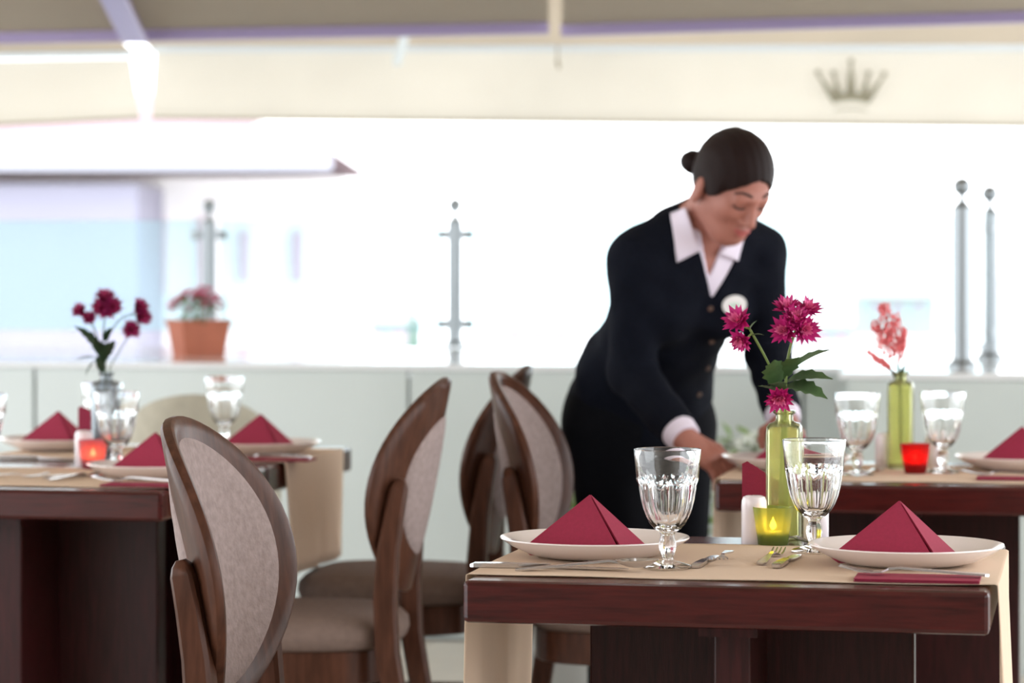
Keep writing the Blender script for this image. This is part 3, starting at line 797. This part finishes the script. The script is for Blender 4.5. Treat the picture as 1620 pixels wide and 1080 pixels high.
stem_thing('magenta_aster', vb+Vector((-.008, 0, 0)), [vb+Vector((-.008, 0, 0)), fp(1237, 655), fp(1226, 600, -.005), fp(1212, 567, -.01), fp(1186, 520, -.02)],
           [(fp(1168, 508, -.025), (-.5, -.75, .45), 1.05), (fp(1172, 538, -.03), (-.35, -.8, -.35), .85)],
           [(fp(1186, 522, -.02), (.3, 0, .7), .3, 0), (fp(1190, 530, -.02), (1, -.2, .25), .3, 0), (fp(1230, 610, -.005), (-.25, -.6, 1), .95, .6), (fp(1232, 622), (-.9, -.3, .6), .6, 0)],
           'magenta aster stem bending towards the waitress in the lime vase', 'flower', 'magenta asters', BL, LM, m_stem, .002)
stem_thing('magenta_aster', vb+Vector((.006, 0, 0)), [vb+Vector((.006, 0, 0)), fp(1243, 655), fp(1244, 590), fp(1250, 550), fp(1262, 515, .005)],
           [(fp(1246, 488, -.01), (-.2, -.5, .85), 1.0), (fp(1277, 490, .0), (.35, -.5, .75), 1.0), (fp(1258, 505, -.02), (0, -.8, .6), 1.1), (fp(1241, 523, -.02), (-.5, -.85, .1), 1.0), (fp(1271, 521, -.025), (.4, -.9, .05), 1.1)],
           [(fp(1246, 605), (.9, -.25, .3), 1.15, .3), (fp(1248, 590), (.75, .1, .7), 1.2, -.2), (fp(1244, 612), (.95, -.4, -.05), 1.1, .4), (fp(1240, 600), (.3, -.7, .9), 1.0, 0), (fp(1238, 618), (-.5, -.7, .5), .7, .2)],
           'magenta aster stem with a cluster of five blooms in the lime vase', 'flower', 'magenta asters', BL, LM, m_stem, .0022)
stem_thing('magenta_aster', vb+Vector((0, -.006, 0)), [vb+Vector((0, -.006, 0)), fp(1240, 655, -.005), fp(1237, 645, -.008), fp(1234, 637, -.015)],
           [(fp(1233, 630, -.02), (-.1, -.85, -.3), 1.0)], [(fp(1238, 640, -.005), (-.7, -.2, .8), .5, 0)],
           'short magenta aster drooping over the neck of the lime vase', 'flower', 'magenta asters', BL, LM, m_stem, .0018)
Yl = VL.y
def fl_(x, y, dy=0): return at(x, y, Yl+dy)
vb = Vector((VL.x, VL.y, .775)); GL = 'dark magenta asters'
stem_thing('dark_aster', vb, [vb, fl_(165, 600), fl_(160, 565), fl_(153, 530), fl_(141, 505)], [(fl_(127, 492), (-.4, -.8, .4), .85), (fl_(141, 503), (0, -.9, .3), .8)],
           [(fl_(155, 555), (-.5, -.3, .9), 1.5, .3), (fl_(162, 575), (.35, -.5, .9), 1.45, 0), (fl_(158, 562), (-.05, -.7, .8), 1.2, 0), (fl_(150, 565), (-1, -.2, .1), .8, 0), (fl_(150, 572), (-.7, -.2, -.7), .7, 0)],
           'dark magenta aster with two small blooms and dark leaves in the clear vase', 'flower', GL, BD, LMD, m_leaf, .0016)
stem_thing('dark_aster', vb+Vector((.005, 0, 0)), [vb+Vector((.005, 0, 0)), fl_(165, 600), fl_(163, 560), fl_(164, 520), fl_(167, 495)],
           [(fl_(167, 472), (0, -.6, .8), 1.1), (fl_(160, 486), (-.4, -.9, .2), 1.05), (fl_(177, 484), (.4, -.9, .2), 1.05), (fl_(169, 490), (0, -1, -.1), 1.0)], [(fl_(161, 590), (-.1, -.4, .9), .9, 0), (fl_(166, 540), (.3, -.4, .9), .8, 0)],
           'dark magenta aster with a large cluster of blooms in the clear vase', 'flower', GL, BD, LMD, m_leaf, .0016)
stem_thing('dark_aster', vb+Vector((.002, .004, 0)), [vb+Vector((.002, .004, 0)), fl_(167, 600), fl_(170, 540), fl_(188, 507), fl_(208, 497)],
           [(fl_(221, 487), (.6, -.7, .4), 1.0), (fl_(224, 500), (.6, -.8, -.1), 1.0)], [], 'dark magenta aster curving out from the clear vase at the top', 'flower', GL, BD, LMD, m_leaf, .0014)
stem_thing('dark_aster', vb+Vector((.006, .004, 0)), [vb+Vector((.006, .004, 0)), fl_(172, 597), fl_(186, 560), fl_(205, 530)],
           [(fl_(208, 521), (.1, -.9, .1), 1.0)], [], 'thin single-bloom dark magenta aster leaning out of the clear vase', 'flower', GL, BD, LMD, m_leaf, .0012)
# coral plume
Yr = VR.y; vb = Vector((VR.x, VR.y, .78))
t = empty('coral_plume_flower', vb, 0, 'coral pink feathery plume flower standing in a lime vase', 'flower')
def fr_(x, y): return at(x, y, Yr)-vb
MB().tube([Vector((0, 0, 0)), fr_(1424, 603), fr_(1420, 575)], .003, 8).build('stem', m_leafd, t)
rnd = random.Random(3)
for (x0, y0), (x1, y1), wd in [((1420, 575), (1396, 480), 16), ((1421, 572), (1384, 512), 17), ((1422, 575), (1417, 500), 14), ((1423, 575), (1431, 520), 7), ((1418, 590), (1372, 556), 5)]:
    mb = MB(); a, b = fr_(x0, y0), fr_(x1, y1)
    mb.tube([a, (a+b)/2, b], .0012, 6)
    for k in range(120):
        q = .22+.78*rnd.random(); w = wd*Yr/F*(1-abs(q-.55)*1.25)*.9
        p = a.lerp(b, q)+Vector((rnd.uniform(-w, w), rnd.uniform(-w, w), rnd.uniform(-w, w)))
        mb.ball(p, (.0028, .0028, .004), 0, 3)
    mb.build('plume', m_coral, t)
for dx, d in ((-3, (-.3, -.2, 1)), (3, (.3, -.1, 1)), (0, (.1, -.3, 1)), (4, (.1, .1, 1))):
    inst('leaf', LMD, t, fr_(1422+dx, 610), aim(d), (1.0, .4, 1.0))

# planter on the parapet
pp = on(314, 562, WZ)
t = empty('flower_box', (pp.x, pp.y, WZ), math.radians(24), 'square terracotta planter standing on the white parapet', 'planter')
vs = [];
for hw, z in ((.072, 0), (.088, .108), (.094, .109), (.094, .124), (.084, .124), (.082, .11), (.07, .02)):
    vs += [(-hw, -hw, z), (hw, -hw, z), (hw, hw, z), (-hw, hw, z)]
fs = [(3, 2, 1, 0), (24, 25, 26, 27)]
for i in range(6):
    for j in range(4): fs.append((i*4+j, i*4+(j+1) % 4, (i+1)*4+(j+1) % 4, (i+1)*4+j))
MB().add(vs, fs).build('pot', m_terra, t, False)
MB().box((0, 0, .1), (.16, .16, .01)).build('soil', mat('soil', (60, 48, 40), .9), t, False)
m_pinkp = thin('pale_pink_petal', (240, 170, 194), .55); m_pinkq = thin('rose_petal', (226, 122, 156), .55)
p2 = empty('pink_flowering_plant', (pp.x, pp.y, WZ+.1055), 0, 'bushy pink flowering plant growing in the terracotta planter', 'plant')
rnd = random.Random(5); mb = MB()
fm = MB()
for k in range(90):
    a = rnd.uniform(0, 2*PI); r_ = .09*math.sqrt(rnd.random()); zz = rnd.uniform(.01, .10)
    M = Matrix.Translation((r_*math.cos(a), r_*math.sin(a), zz)) @ Matrix.Rotation(a, 4, 'Z') @ Matrix.Rotation(rnd.uniform(-.9, .3), 4, 'Y')
    fm.add([(0, 0, 0), (.015, .01, .003), (.034, 0, 0), (.015, -.01, .003)], [(0, 1, 2, 3)], 0, M)
for k in range(16):
    a = rnd.uniform(0, 2*PI); r_ = rnd.uniform(.01, .08); fm.tube([(r_*.6*math.cos(a), r_*.6*math.sin(a), 0), (r_*math.cos(a), r_*math.sin(a), .1)], .0015, 5)
fm.build('foliage', mat('olive_leaf', (120, 140, 96), .6, var=.2, scale=40), p2)['kind'] = 'stuff'
pb = [bloom_mesh(.019, m_pinkp, m_pinkq, 11), bloom_mesh(.019, m_pinkq, m_pinkp, 12)]
for k in range(46):
    a = rnd.uniform(0, 2*PI); r_ = .098*math.sqrt(rnd.random()); zz = .125-.5*r_+rnd.uniform(-.03, .02)
    s_ = rnd.uniform(.8, 1.2)
    inst('bloom', pb[k % 2], p2, (r_*math.cos(a), r_*math.sin(a), zz), aimz((math.cos(a)*r_*9, math.sin(a)*r_*9-.3, .8)), (s_, s_, s_))

# white flowering shrub on the floor behind the waitress
m_wpet = mat('white_petal', (232, 236, 228), .7); m_pot = mat('grey_pot', (150, 150, 146), .7)
def shrub(px, top, Y, rad, label, label2, white):
    c = at(px, top, Y); H_ = c.z
    po = empty('floor_pot', (c.x, c.y, 0), 0, label2, 'pot')
    MB().lathe([(.09, 0), (.13, .25), (.14, .255), (.14, .28), (.125, .28), (.11, .24), (.02, .23)], 28).build('body', m_pot, po)
    t = empty('flowering_shrub', (c.x, c.y, .235), 0, label, 'plant')
    rnd = random.Random(int(px)); fm = MB(); Hs = H_-.235
    for k in range(240):
        a = rnd.uniform(0, 2*PI); q = rnd.random(); r_ = rad*math.sqrt(rnd.random())*(.5+.6*math.sin(PI*min(1, q+.1))); zz = Hs*(.12+.86*q)
        M = Matrix.Translation((r_*math.cos(a), r_*math.sin(a), zz)) @ Matrix.Rotation(a, 4, 'Z') @ Matrix.Rotation(rnd.uniform(-1, .4), 4, 'Y')
        fm.add([(0, 0, 0), (.03, .017, .004), (.065, 0, 0), (.03, -.017, .004)], [(0, 1, 2, 3)], 0, M)
    for k in range(10):
        a = rnd.uniform(0, 2*PI); fm.tube([(.02*math.cos(a), .02*math.sin(a), 0), (rad*.6*math.cos(a), rad*.6*math.sin(a), Hs*.8)], .004, 5)
    fm.build('foliage', mat('bright_leaf', (116, 146, 70), .6, var=.2, scale=20), t)['kind'] = 'stuff'
    wb = bloom_mesh(.035, m_wpet, m_wpet, 21)
    for k in range(60 if white else 10):
        a = rnd.uniform(0, 2*PI); r_ = rad*math.sqrt(rnd.random()); zz = Hs*(.97-.25*(r_/rad)**2)+rnd.uniform(-.06, .02)
        inst('bloom', wb, t, (r_*math.cos(a), r_*math.sin(a), zz), aimz((math.cos(a)*r_*6, math.sin(a)*r_*6-.3, .8)))
shrub(1195, 684, 8.2, .17, 'white flowering shrub in a floor pot behind the waitress\'s hand', 'grey pot of the white flowering shrub behind the red-candle table', True)
shrub(905, 765, 7.6, .10, 'small green shrub in a floor pot between chair and waitress', 'grey floor pot of the small green shrub beside the waitress', False)

#PERSON#
# ------------------------------------------------------------------ the waitress: one skin surface grown from a distance field, clothes on top
H = .0035
LO = np.array([.02, 5.78, 0.0]); HI = np.array([.76, 6.72, 1.52])
NG = np.ceil((HI-LO)/H).astype(int)
AX = [LO[i]+H*np.arange(NG[i], dtype=np.float32) for i in range(3)]
AX = [a.astype(np.float32) for a in AX]
def nrm(v): v = np.array(v, float); return v/np.linalg.norm(v)
def newf(): return np.full(NG, 1.0, np.float32)
def block(lo, hi):
    s = [slice(int(max(0, (lo[i]-LO[i])//H)), int(min(NG[i], (hi[i]-LO[i])//H+2))) for i in range(3)]
    X = AX[0][s[0]][:, None, None]; Y = AX[1][s[1]][None, :, None]; Z = AX[2][s[2]][None, None, :]
    return tuple(s), X, Y, Z
def smin(a, b, k):
    h = np.clip(.5+.5*(a-b)/k, 0, 1); return a*(1-h)+b*h-k*h*(1-h)
def put(Fd, s, d, k): Fd[s] = smin(Fd[s], d, k) if k > 0 else np.minimum(Fd[s], d)
def rcone(Fd, a, b, ra, rb, k=.02, ax=None, sc=1.0, pad=0.0):
    a = np.array(a, float); b = np.array(b, float); m = max(ra, rb)+k+.03
    s, X, Y, Z = block(np.minimum(a, b)-m, np.maximum(a, b)+m)
    qx, qy, qz = X-a[0], Y-a[1], Z-a[2]; ba = b-a
    if ax is not None:
        f = (qx*ax[0]+qy*ax[1]+qz*ax[2])*(sc-1); qx, qy, qz = qx+f*ax[0], qy+f*ax[1], qz+f*ax[2]
    t = np.clip((qx*ba[0]+qy*ba[1]+qz*ba[2])/max(1e-9, ba@ba), 0, 1)
    d = np.sqrt((qx-t*ba[0])**2+(qy-t*ba[1])**2+(qz-t*ba[2])**2)-(ra+(rb-ra)*t)
    if ax is not None: d = d/(1+.5*(sc-1))
    put(Fd, s, d.astype(np.float32), k)
def ell(Fd, c, axes, r, k=.02, cut=False):
    c = np.array(c, float); m = max(r)+k+.03
    s, X, Y, Z = block(c-m, c+m); x, y, z = X-c[0], Y-c[1], Z-c[2]
    q = [(x*e[0]+y*e[1]+z*e[2]) for e in axes]
    k0 = np.sqrt(sum((q[i]/r[i])**2 for i in range(3)))+1e-6; k1 = np.sqrt(sum((q[i]/r[i]**2)**2 for i in range(3)))+1e-6
    d = (k0*(k0-1)/k1).astype(np.float32)
    if cut: Fd[s] = -smin(-Fd[s], d, k)
    else: put(Fd, s, d, k)
def nets(Fd):
    ins = Fd < 0
    c = np.zeros(tuple(NG-1), np.int8)
    cor = [(i, j, k) for i in (0, 1) for j in (0, 1) for k in (0, 1)]
    n = NG-1
    sl = lambda o: tuple(slice(o[i], o[i]+n[i]) for i in range(3))
    for o in cor: c += ins[sl(o)]
    cells = np.argwhere((c > 0) & (c < 8))
    if len(cells) == 0: return np.zeros((0, 3)), np.zeros((0, 4), int)
    idx = np.full(tuple(n), -1, np.int32); idx[tuple(cells.T)] = np.arange(len(cells))
    vals = {o: Fd[tuple((cells+np.array(o)).T)] for o in cor}
    acc = np.zeros((len(cells), 3)); cnt = np.zeros(len(cells))
    for o in cor:
        for ax in range(3):
            if o[ax] == 0:
                p = list(o); p[ax] = 1; v0, v1 = vals[o], vals[tuple(p)]
                m = (v0 < 0) != (v1 < 0); t = np.where(m, v0/np.where(m, v0-v1, 1), 0)
                e = np.tile(np.array(o, float), (len(cells), 1)); e[:, ax] += t
                acc[m] += e[m]; cnt[m] += 1
    vs = LO+H*(cells+acc/cnt[:, None])
    faces = []
    for ax in range(3):
        a0 = [slice(1, n[i]) for i in range(3)]; a0[ax] = slice(0, n[ax])
        a1 = list(a0); a1[ax] = slice(1, n[ax]+1)
        s0, s1 = ins[tuple(a0)], ins[tuple(a1)]
        e = np.argwhere(s0 != s1); st = s0[tuple(e.T)]
        off = np.array([1, 1, 1]); off[ax] = 0; e = e+off
        u, w = (ax+1) % 3, (ax+2) % 3
        du = np.zeros(3, int); du[u] = 1; dw = np.zeros(3, int); dw[w] = 1
        q = np.stack([idx[tuple((e-du-dw).T)], idx[tuple((e-dw).T)], idx[tuple(e.T)], idx[tuple((e-du).T)]], 1)
        q[~st] = q[~st][:, ::-1]; faces.append(q)
    return vs, np.concatenate(faces)
def surf(name, Fd, m, parent, it=2):
    vs, fs = nets(Fd)
    me = bpy.data.meshes.new(name); me.from_pydata((vs-np.array(parent.location)).tolist(), [], fs.tolist()); me.materials.append(m)
    me.update()
    bm = bmesh.new(); bm.from_mesh(me)
    for _ in range(it): bmesh.ops.smooth_vert(bm, verts=bm.verts, factor=.5, use_axis_x=True, use_axis_y=True, use_axis_z=True)
    bm.to_mesh(me); bm.free(); me.shade_smooth()
    o = bpy.data.objects.new(name, me); COL.objects.link(o); o.parent = parent; return o
def sample(Fd, p):
    q = np.clip(((np.array(p)-LO)/H), 0, NG-2); i = q.astype(int); f = q-i; v = 0
    for a in (0, 1):
        for b in (0, 1):
            for c in (0, 1):
                v += Fd[i[0]+a, i[1]+b, i[2]+c]*(f[0] if a else 1-f[0])*(f[1] if b else 1-f[1])*(f[2] if c else 1-f[2])
    return v
def hit(Fd, o, d, off=0, t0=0, t1=1, step=.003):   # first point along a line where the field falls to off, else the closest
    best = (9, None); t = t0
    while t < t1:
        p = o+d*t; v = sample(Fd, p)-off
        if v < best[0]: best = (v, p)
        if v < .0004: return p
        t += max(.0008, min(step*4, v*.7))
    return best[1]
def hitpx(Fd, x, y, off=0):
    a = np.array(at(x, y, 5.82)); b = np.array(at(x, y, 6.6)); return hit(Fd, a, nrm(b-a), off, 0, np.linalg.norm(b-a))

RS = nrm((-.907, -.42, 0)); HF = nrm((.42, -.907, 0)); ZU = np.array((0, 0, 1.))
PEL = np.array((.292, 6.465, .86)); NB = np.array((.408, 6.205, 1.262))
SP = nrm(NB-PEL); TFW = nrm(HF-(HF@SP)*SP)
RSH = np.array((.270, 6.165, 1.182)); LSH = np.array((.544, 6.28, 1.198))
REL = np.array((.262, 6.215, .945)); RWR = np.array((.366, 6.045, .812))
LEL = np.array((.570, 6.33, .985)); LWR = np.array((.588, 6.150, .842))
# torso and arms
T = newf()
rcone(T, PEL+(0, 0, -.05), PEL+(.01, -.02, .06), .150, .142, .03, HF, 1.35)
rcone(T, PEL+(.01, -.02, .06), PEL+SP*.2, .14, .118, .04, TFW, 1.3)
rcone(T, PEL+SP*.2, PEL+SP*.36, .118, .14, .04, TFW, 1.35)
rcone(T, PEL+SP*.36, PEL+SP*.43, .138, .105, .04, TFW, 1.45)
for s in (1, -1):
    ell(T, PEL-HF*.065+RS*.068*s+(0, 0, -.03), (RS, HF, ZU), (.076, .08, .1), .04)
    ell(T, PEL+SP*.325+TFW*.075+RS*.07*s, (RS, TFW, SP), (.058, .055, .058), .04)
rcone(T, RSH+RS*-.02, LSH+RS*.02, .047, .047, .05)
rcone(T, NB-SP*.02, RSH+(0, .01, .015), .05, .045, .04); rcone(T, NB-SP*.02, LSH+(0, .01, .015), .05, .045, .04)
TA = T.copy()
rcone(TA, RSH, REL, .046, .039, .03); rcone(TA, REL, RWR, .041, .029, .02)
rcone(TA, LSH, LEL, .045, .037, .03); rcone(TA, LEL, LWR, .039, .028, .02)
# legs
Lg = newf()
rcone(Lg, PEL+(0, 0, -.04), PEL+(0, 0, .03), .147, .142, .03, HF, 1.35)
for s in (1, -1):
    hp = PEL+RS*.082*s+(0, 0, -.05); kn = np.array((*(PEL+RS*.075*s+HF*.03)[:2], .45)); an = np.array((*(PEL+RS*.075*s-HF*.02)[:2], .075))
    rcone(Lg, hp, kn, .087, .057, .05); rcone(Lg, kn, an, .056, .036, .03); rcone(Lg, an-(0, 0, .035), an+HF*.15-(0, 0, .05), .033, .024, .02)
    ell(Lg, PEL-HF*.065+RS*.068*s+(0, 0, -.03), (RS, HF, ZU), (.076, .08, .1), .04)
# head
FF = nrm((.47, -.67, -.58)); FU = nrm(ZU-FF*(ZU@FF)); FS = np.cross(FF, FU)
HC = np.array(at(1157, 292, 6.07))
def hp_(f, u, s=0): return HC+FF*f+FU*u+FS*s
E3 = (FF, FU, FS)
Hd = newf()
ell(Hd, hp_(-.012, .028), E3, (.094, .086, .073), .01)
ell(Hd, hp_(.022, -.03), E3, (.064, .080, .055), .03)
ell(Hd, hp_(.052, -.086), E3, (.030, .026, .032), .03)
rcone(Hd, hp_(-.005, -.060, .038), hp_(.045, -.090, .014), .020, .017, .03); rcone(Hd, hp_(-.005, -.060, -.038), hp_(.045, -.090, -.014), .020, .017, .03)
for s in (1, -1):
    ell(Hd, hp_(.052, -.022, .034*s), E3, (.026, .022, .022), .02)
    ell(Hd, hp_(.088, .006, .031*s), E3, (.012, .010, .017), .012, True)
    ell(Hd, hp_(.070, .004, .031*s), E3, (.0145, .0125, .0145), .003)
    ell(Hd, hp_(-.010, -.020, .074*s), (nrm(FF*.9+FS*.35*s), FU, nrm(FS*s-FF*.35)), (.018, .033, .010), .005)
    ell(Hd, hp_(.088, -.038, .011*s), E3, (.009, .007, .007), .006)
ell(Hd, hp_(.074, .018), E3, (.018, .010, .045), .015)
rcone(Hd, hp_(.082, .010), hp_(.103, -.033), .0075, .0105, .010)
ell(Hd, hp_(.083, -.060), E3, (.010, .0055, .023), .006); ell(Hd, hp_(.080, -.070), E3, (.010, .006, .019), .006)
Nk = newf()
rcone(Nk, NB-SP*.03, hp_(-.03, -.045), .054, .05, .02)
# hands
def hand(Fd, Wr, d, n, thumb, a0, da):
    d = nrm(d); n = nrm(np.array(n)-d*(np.array(n)@d)); l = np.cross(d, n)*thumb
    K = Wr+d*.078
    rcone(Fd, Wr-d*.02, Wr+d*.02, .025, .026, .02, n, 1.3)
    rcone(Fd, Wr+d*.025+l*.010, K+l*.018, .021, .017, .015, n, 1.5); rcone(Fd, Wr+d*.025-l*.010, K-l*.022, .021, .016, .015, n, 1.5)
    rcone(Fd, K+l*.02, K-l*.024, .014, .012, .012)
    for i, (o, L) in enumerate(((.027, .9), (.009, 1.0), (-.009, .95), (-.025, .75))):
        p = K+l*o; a = a0+.05*i
        for seg, rr in ((.042, .0092), (.026, .0085), (.021, .0078)):
            q = p+(d*math.cos(a)+n*math.sin(a))*seg*L; rcone(Fd, p, q, rr, rr-.0008, .004); p = q; a += da
    p = Wr+d*.03+l*.022
    for dd, L, rr in ((d*.72+l*.62+n*.25, .04, .0125), (d*.95+l*.15+n*.3, .032, .0098), (d*.95-l*.1+n*.35, .026, .0088)):
        q = p+nrm(dd)*L; rcone(Fd, p, q, rr, rr-.001, .006); p = q
Hn = newf()
hand(Hn, RWR, (.60, -.34, -.42), (-.02, .42, -.85), 1, .3, .5)
hand(Hn, LWR, (-.02, -.92, -.22), (-.1, -.2, -.9), -1, .02, .28)
B = smin(smin(TA, Nk, .03), Lg, .02); B = smin(B, Hd, .012); B = smin(B, Hn, .008)
wt = empty('person', (float(PEL[0]), float(PEL[1]), 0), 0, 'woman in navy cardigan and white collar bending to set a plate', 'person')
# clothes
def half(Fd, p, n, k=0):      # keep the side the normal points away from
    d = (AX[0][:, None, None]-p[0])*n[0]+(AX[1][None, :, None]-p[1])*n[1]+(AX[2][None, None, :]-p[2])*n[2]
    return np.maximum(Fd, d.astype(np.float32))
def vcut(Fd, apex, w, base=.0):        # wedge open to the neck
    l = (AX[0][:, None, None]-apex[0])*RS[0]+(AX[1][None, :, None]-apex[1])*RS[1]+(AX[2][None, None, :]-apex[2])*RS[2]
    v = (AX[0][:, None, None]-apex[0])*SP[0]+(AX[1][None, :, None]-apex[1])*SP[1]+(AX[2][None, None, :]-apex[2])*SP[2]
    f = (AX[0][:, None, None]-apex[0])*TFW[0]+(AX[1][None, :, None]-apex[1])*TFW[1]+(AX[2][None, None, :]-apex[2])*TFW[2]
    wedge = np.maximum(np.abs(l)-np.minimum(w*v+base, .105), -v)*.85
    wedge = np.maximum(wedge, -(f+.13))
    return np.maximum(Fd, -wedge.astype(np.float32))
TAN = smin(TA, Nk, .03)
fold = (.0035*np.sin(AX[2]*70)[None, None, :]*np.sin(AX[0]*55+1)[:, None, None]*np.cos(AX[1]*40)[None, :, None]).astype(np.float32)
apx = hitpx(TA, 1124, 470); apb = hitpx(TA, 1120, 437)
card = TA-.012+fold
hem = PEL+SP*.0
card = half(card, np.array((0, 0, .775)), np.array((0, 0, -1.)))
def sleeve_end(Fd, e, w, t):
    d = nrm(w-e); p = e+(w-e)*t
    s, X, Y, Z = block(p-.075, p+.075)
    dd = ((X-p[0])*d[0]+(Y-p[1])*d[1]+(Z-p[2])*d[2])
    rad = np.sqrt((X-p[0])**2+(Y-p[1])**2+(Z-p[2])**2)
    Fd[s] = np.where(rad < .072, np.maximum(Fd[s], dd), Fd[s])
sleeve_end(card, REL, RWR, .90); sleeve_end(card, LEL, LWR, .90)
card = vcut(card, apx, .47)
surf('body', B, m_skin, wt, 2)
cardo = surf('cardigan', card, m_navy, wt, 3)
tro = Lg-.010
tro = half(tro, np.array((0, 0, .955)), np.array((0, 0, 1.))); tro = half(tro, np.array((0, 0, .055)), np.array((0, 0, -1.)))
surf('trousers', tro, m_black, wt, 3)
sho = half(Lg-.007, np.array((0, 0, .075)), np.array((0, 0, 1.)))
for sg in (1, -1): surf('shoe', half(sho, PEL, RS*sg), m_black, wt, 2)
blo = TAN-.006
blo = half(blo, NB+SP*.035, SP); blo = vcut(blo, apb, .36)
blo = half(blo, PEL+SP*.22, -SP)
armcut = newf()
rcone(armcut, RSH+RS*.02, REL, .09, .09, 0); rcone(armcut, LSH-RS*.02, LEL, .09, .09, 0)
rcone(armcut, REL, RWR+(RWR-REL)*.3, .09, .09, 0); rcone(armcut, LEL, LWR+(LWR-LEL)*.3, .09, .09, 0)
blo = np.maximum(blo, -armcut)
bl_o = surf('blouse', blo, m_white, wt, 2)
for e, w in ((REL, RWR), (LEL, LWR)):
    cf = newf(); d = nrm(w-e); a = e+(w-e)*.86; b = e+(w-e)*1.02
    rcone(cf, a, b, .040, .0365, 0); cf = half(cf, b, d); cf = half(cf, a, -d)
    surf('cuff', cf, m_white, bl_o and wt, 2)
def patch(name, Fd, quad, off, th, m, parent, nu=8, nv=8):      # cloth patch laid on the surface, corners given as seen
    vs = []; fs = []
    for i in range(nu+1):
        for j in range(nv+1):
            u, v = i/nu, j/nv
            p = [quad[0][c]*(1-u)*(1-v)+quad[1][c]*u*(1-v)+quad[2][c]*u*v+quad[3][c]*(1-u)*v for c in (0, 1)]
            vs.append(tuple(hitpx(Fd, p[0], p[1], off)-np.array(wt.location)))
    for i in range(nu):
        for j in range(nv): fs.append((i*(nv+1)+j, (i+1)*(nv+1)+j, (i+1)*(nv+1)+j+1, i*(nv+1)+j+1))
    o = MB().add(vs, fs).build(name, m, parent, 70)
    md = o.modifiers.new('thickness', 'SOLIDIFY'); md.thickness = th; md.offset = 0
    return o
bl_loc = wt
patch('collar', TAN, [(1061, 338), (1084, 328), (1108, 396), (1071, 415)], .014, .004, m_white, wt)
patch('collar', TAN, [(1137, 402), (1160, 380), (1176, 378), (1167, 413)], .014, .004, m_white, wt)
for px, py in ((1128, 448), (1124, 488), (1126, 540), (1120, 582), (1106, 624)):
    p = hitpx(card, px, py)-np.array(wt.location)
    n = Vector(TFW)
    M = Matrix.Translation(Vector(p)) @ n.to_track_quat('Z', 'Y').to_matrix().to_4x4()
    MB().lathe([(.006, -.002), (.0065, .0015), (.0055, .0028), (.002, .0024)], 14, 0, M).build('button', mat('bronze_button', (96, 72, 62), .4), wt)
bp_ = hitpx(card, 1161, 482)-np.array(wt.location)
nb = (Vector(TFW)+Vector((0.1, -.5, .25))).normalized()
M = Matrix.Translation(Vector(bp_)+nb*.003) @ nb.to_track_quat('Z', 'Y').to_matrix().to_4x4() @ Matrix.Diagonal((1.3, 1, 1, 1))
bd = MB().lathe([(.0215, -.002), (.0225, 0), (.0215, .002), (.002, .0022)], 32, 0, M).build('name_badge', mat('white_enamel', (232, 230, 230), .3), wt)
MB().lathe([(.011, .0022), (.011, .0026), (.002, .0027)], 24, 0, M @ Matrix.Diagonal((1, .55, 1, 1))).build('badge_print', mat('pale_green_print', (192, 214, 200), .5), bd)
# hair
Hr = newf()
ell(Hr, hp_(-.008, .030), E3, (.096, .093, .080), .01)
ell(Hr, hp_(-.032, .0), E3, (.055, .06, .066), .02)
ell(Hr, hp_(.022, .012, .066), E3, (.024, .030, .012), .01); ell(Hr, hp_(.022, .012, -.066), E3, (.024, .030, .012), .01)
l_ = lambda e: (AX[0][:, None, None]-HC[0])*e[0]+(AX[1][None, :, None]-HC[1])*e[1]+(AX[2][None, None, :]-HC[2])*e[2]
ff, uu, ss = l_(FF), l_(FU), l_(FS)
hl = (.62*ff-uu+.012-2.1*np.abs(ss)**1.5+.0012*np.sin(ss*160))*.75
Hr = np.maximum(Hr, hl.astype(np.float32))
ell(Hr, hp_(-.104, -.012, .03), E3, (.028, .026, .030), .006)
stn = (.0006*np.sin(ss*330+np.sin(uu*40)))
Hr = Hr+np.where(Hr < .02, stn, 0).astype(np.float32)
surf('hair', Hr, m_hair, wt, 1)
# face details laid on the head
def fpatch(name, pts, w, m, off=.0012, th=.002):
    ps = []
    for f_u, s in pts:
        o = hp_(.2, f_u, s); ps.append(hit(Hd, o, -FF, off, 0, .25))
    ps = [Vector(p-np.array(wt.location)) for p in ps]
    return MB().tube(ps, 0, sq=[(ww, th) for ww in w], up=tuple(FF)).build(name, m, wt)
for s in (1, -1):
    fpatch('eyebrow', [(.027, .015*s), (.030, .026*s), (.030, .037*s), (.023, .049*s)], [.0020, .0026, .0022, .0010], m_brow)
    fpatch('eyelashes', [(-.004, .018*s), (-.0075, .026*s), (-.0075, .036*s), (-.003, .045*s)], [.0012, .0018, .002, .0016], m_brow)
fpatch('lips', [(-.0575, -.022), (-.0585, -.012), (-.059, 0), (-.0585, .012), (-.0575, .022)], [.001, .0028, .0034, .0028, .001], m_lips, .0002, .0025)
fpatch('lips', [(-.0595, -.020), (-.066, -.011), (-.069, 0), (-.066, .011), (-.0595, .020)], [.001, .0032, .0042, .0032, .001], m_lips, .0002, .003)
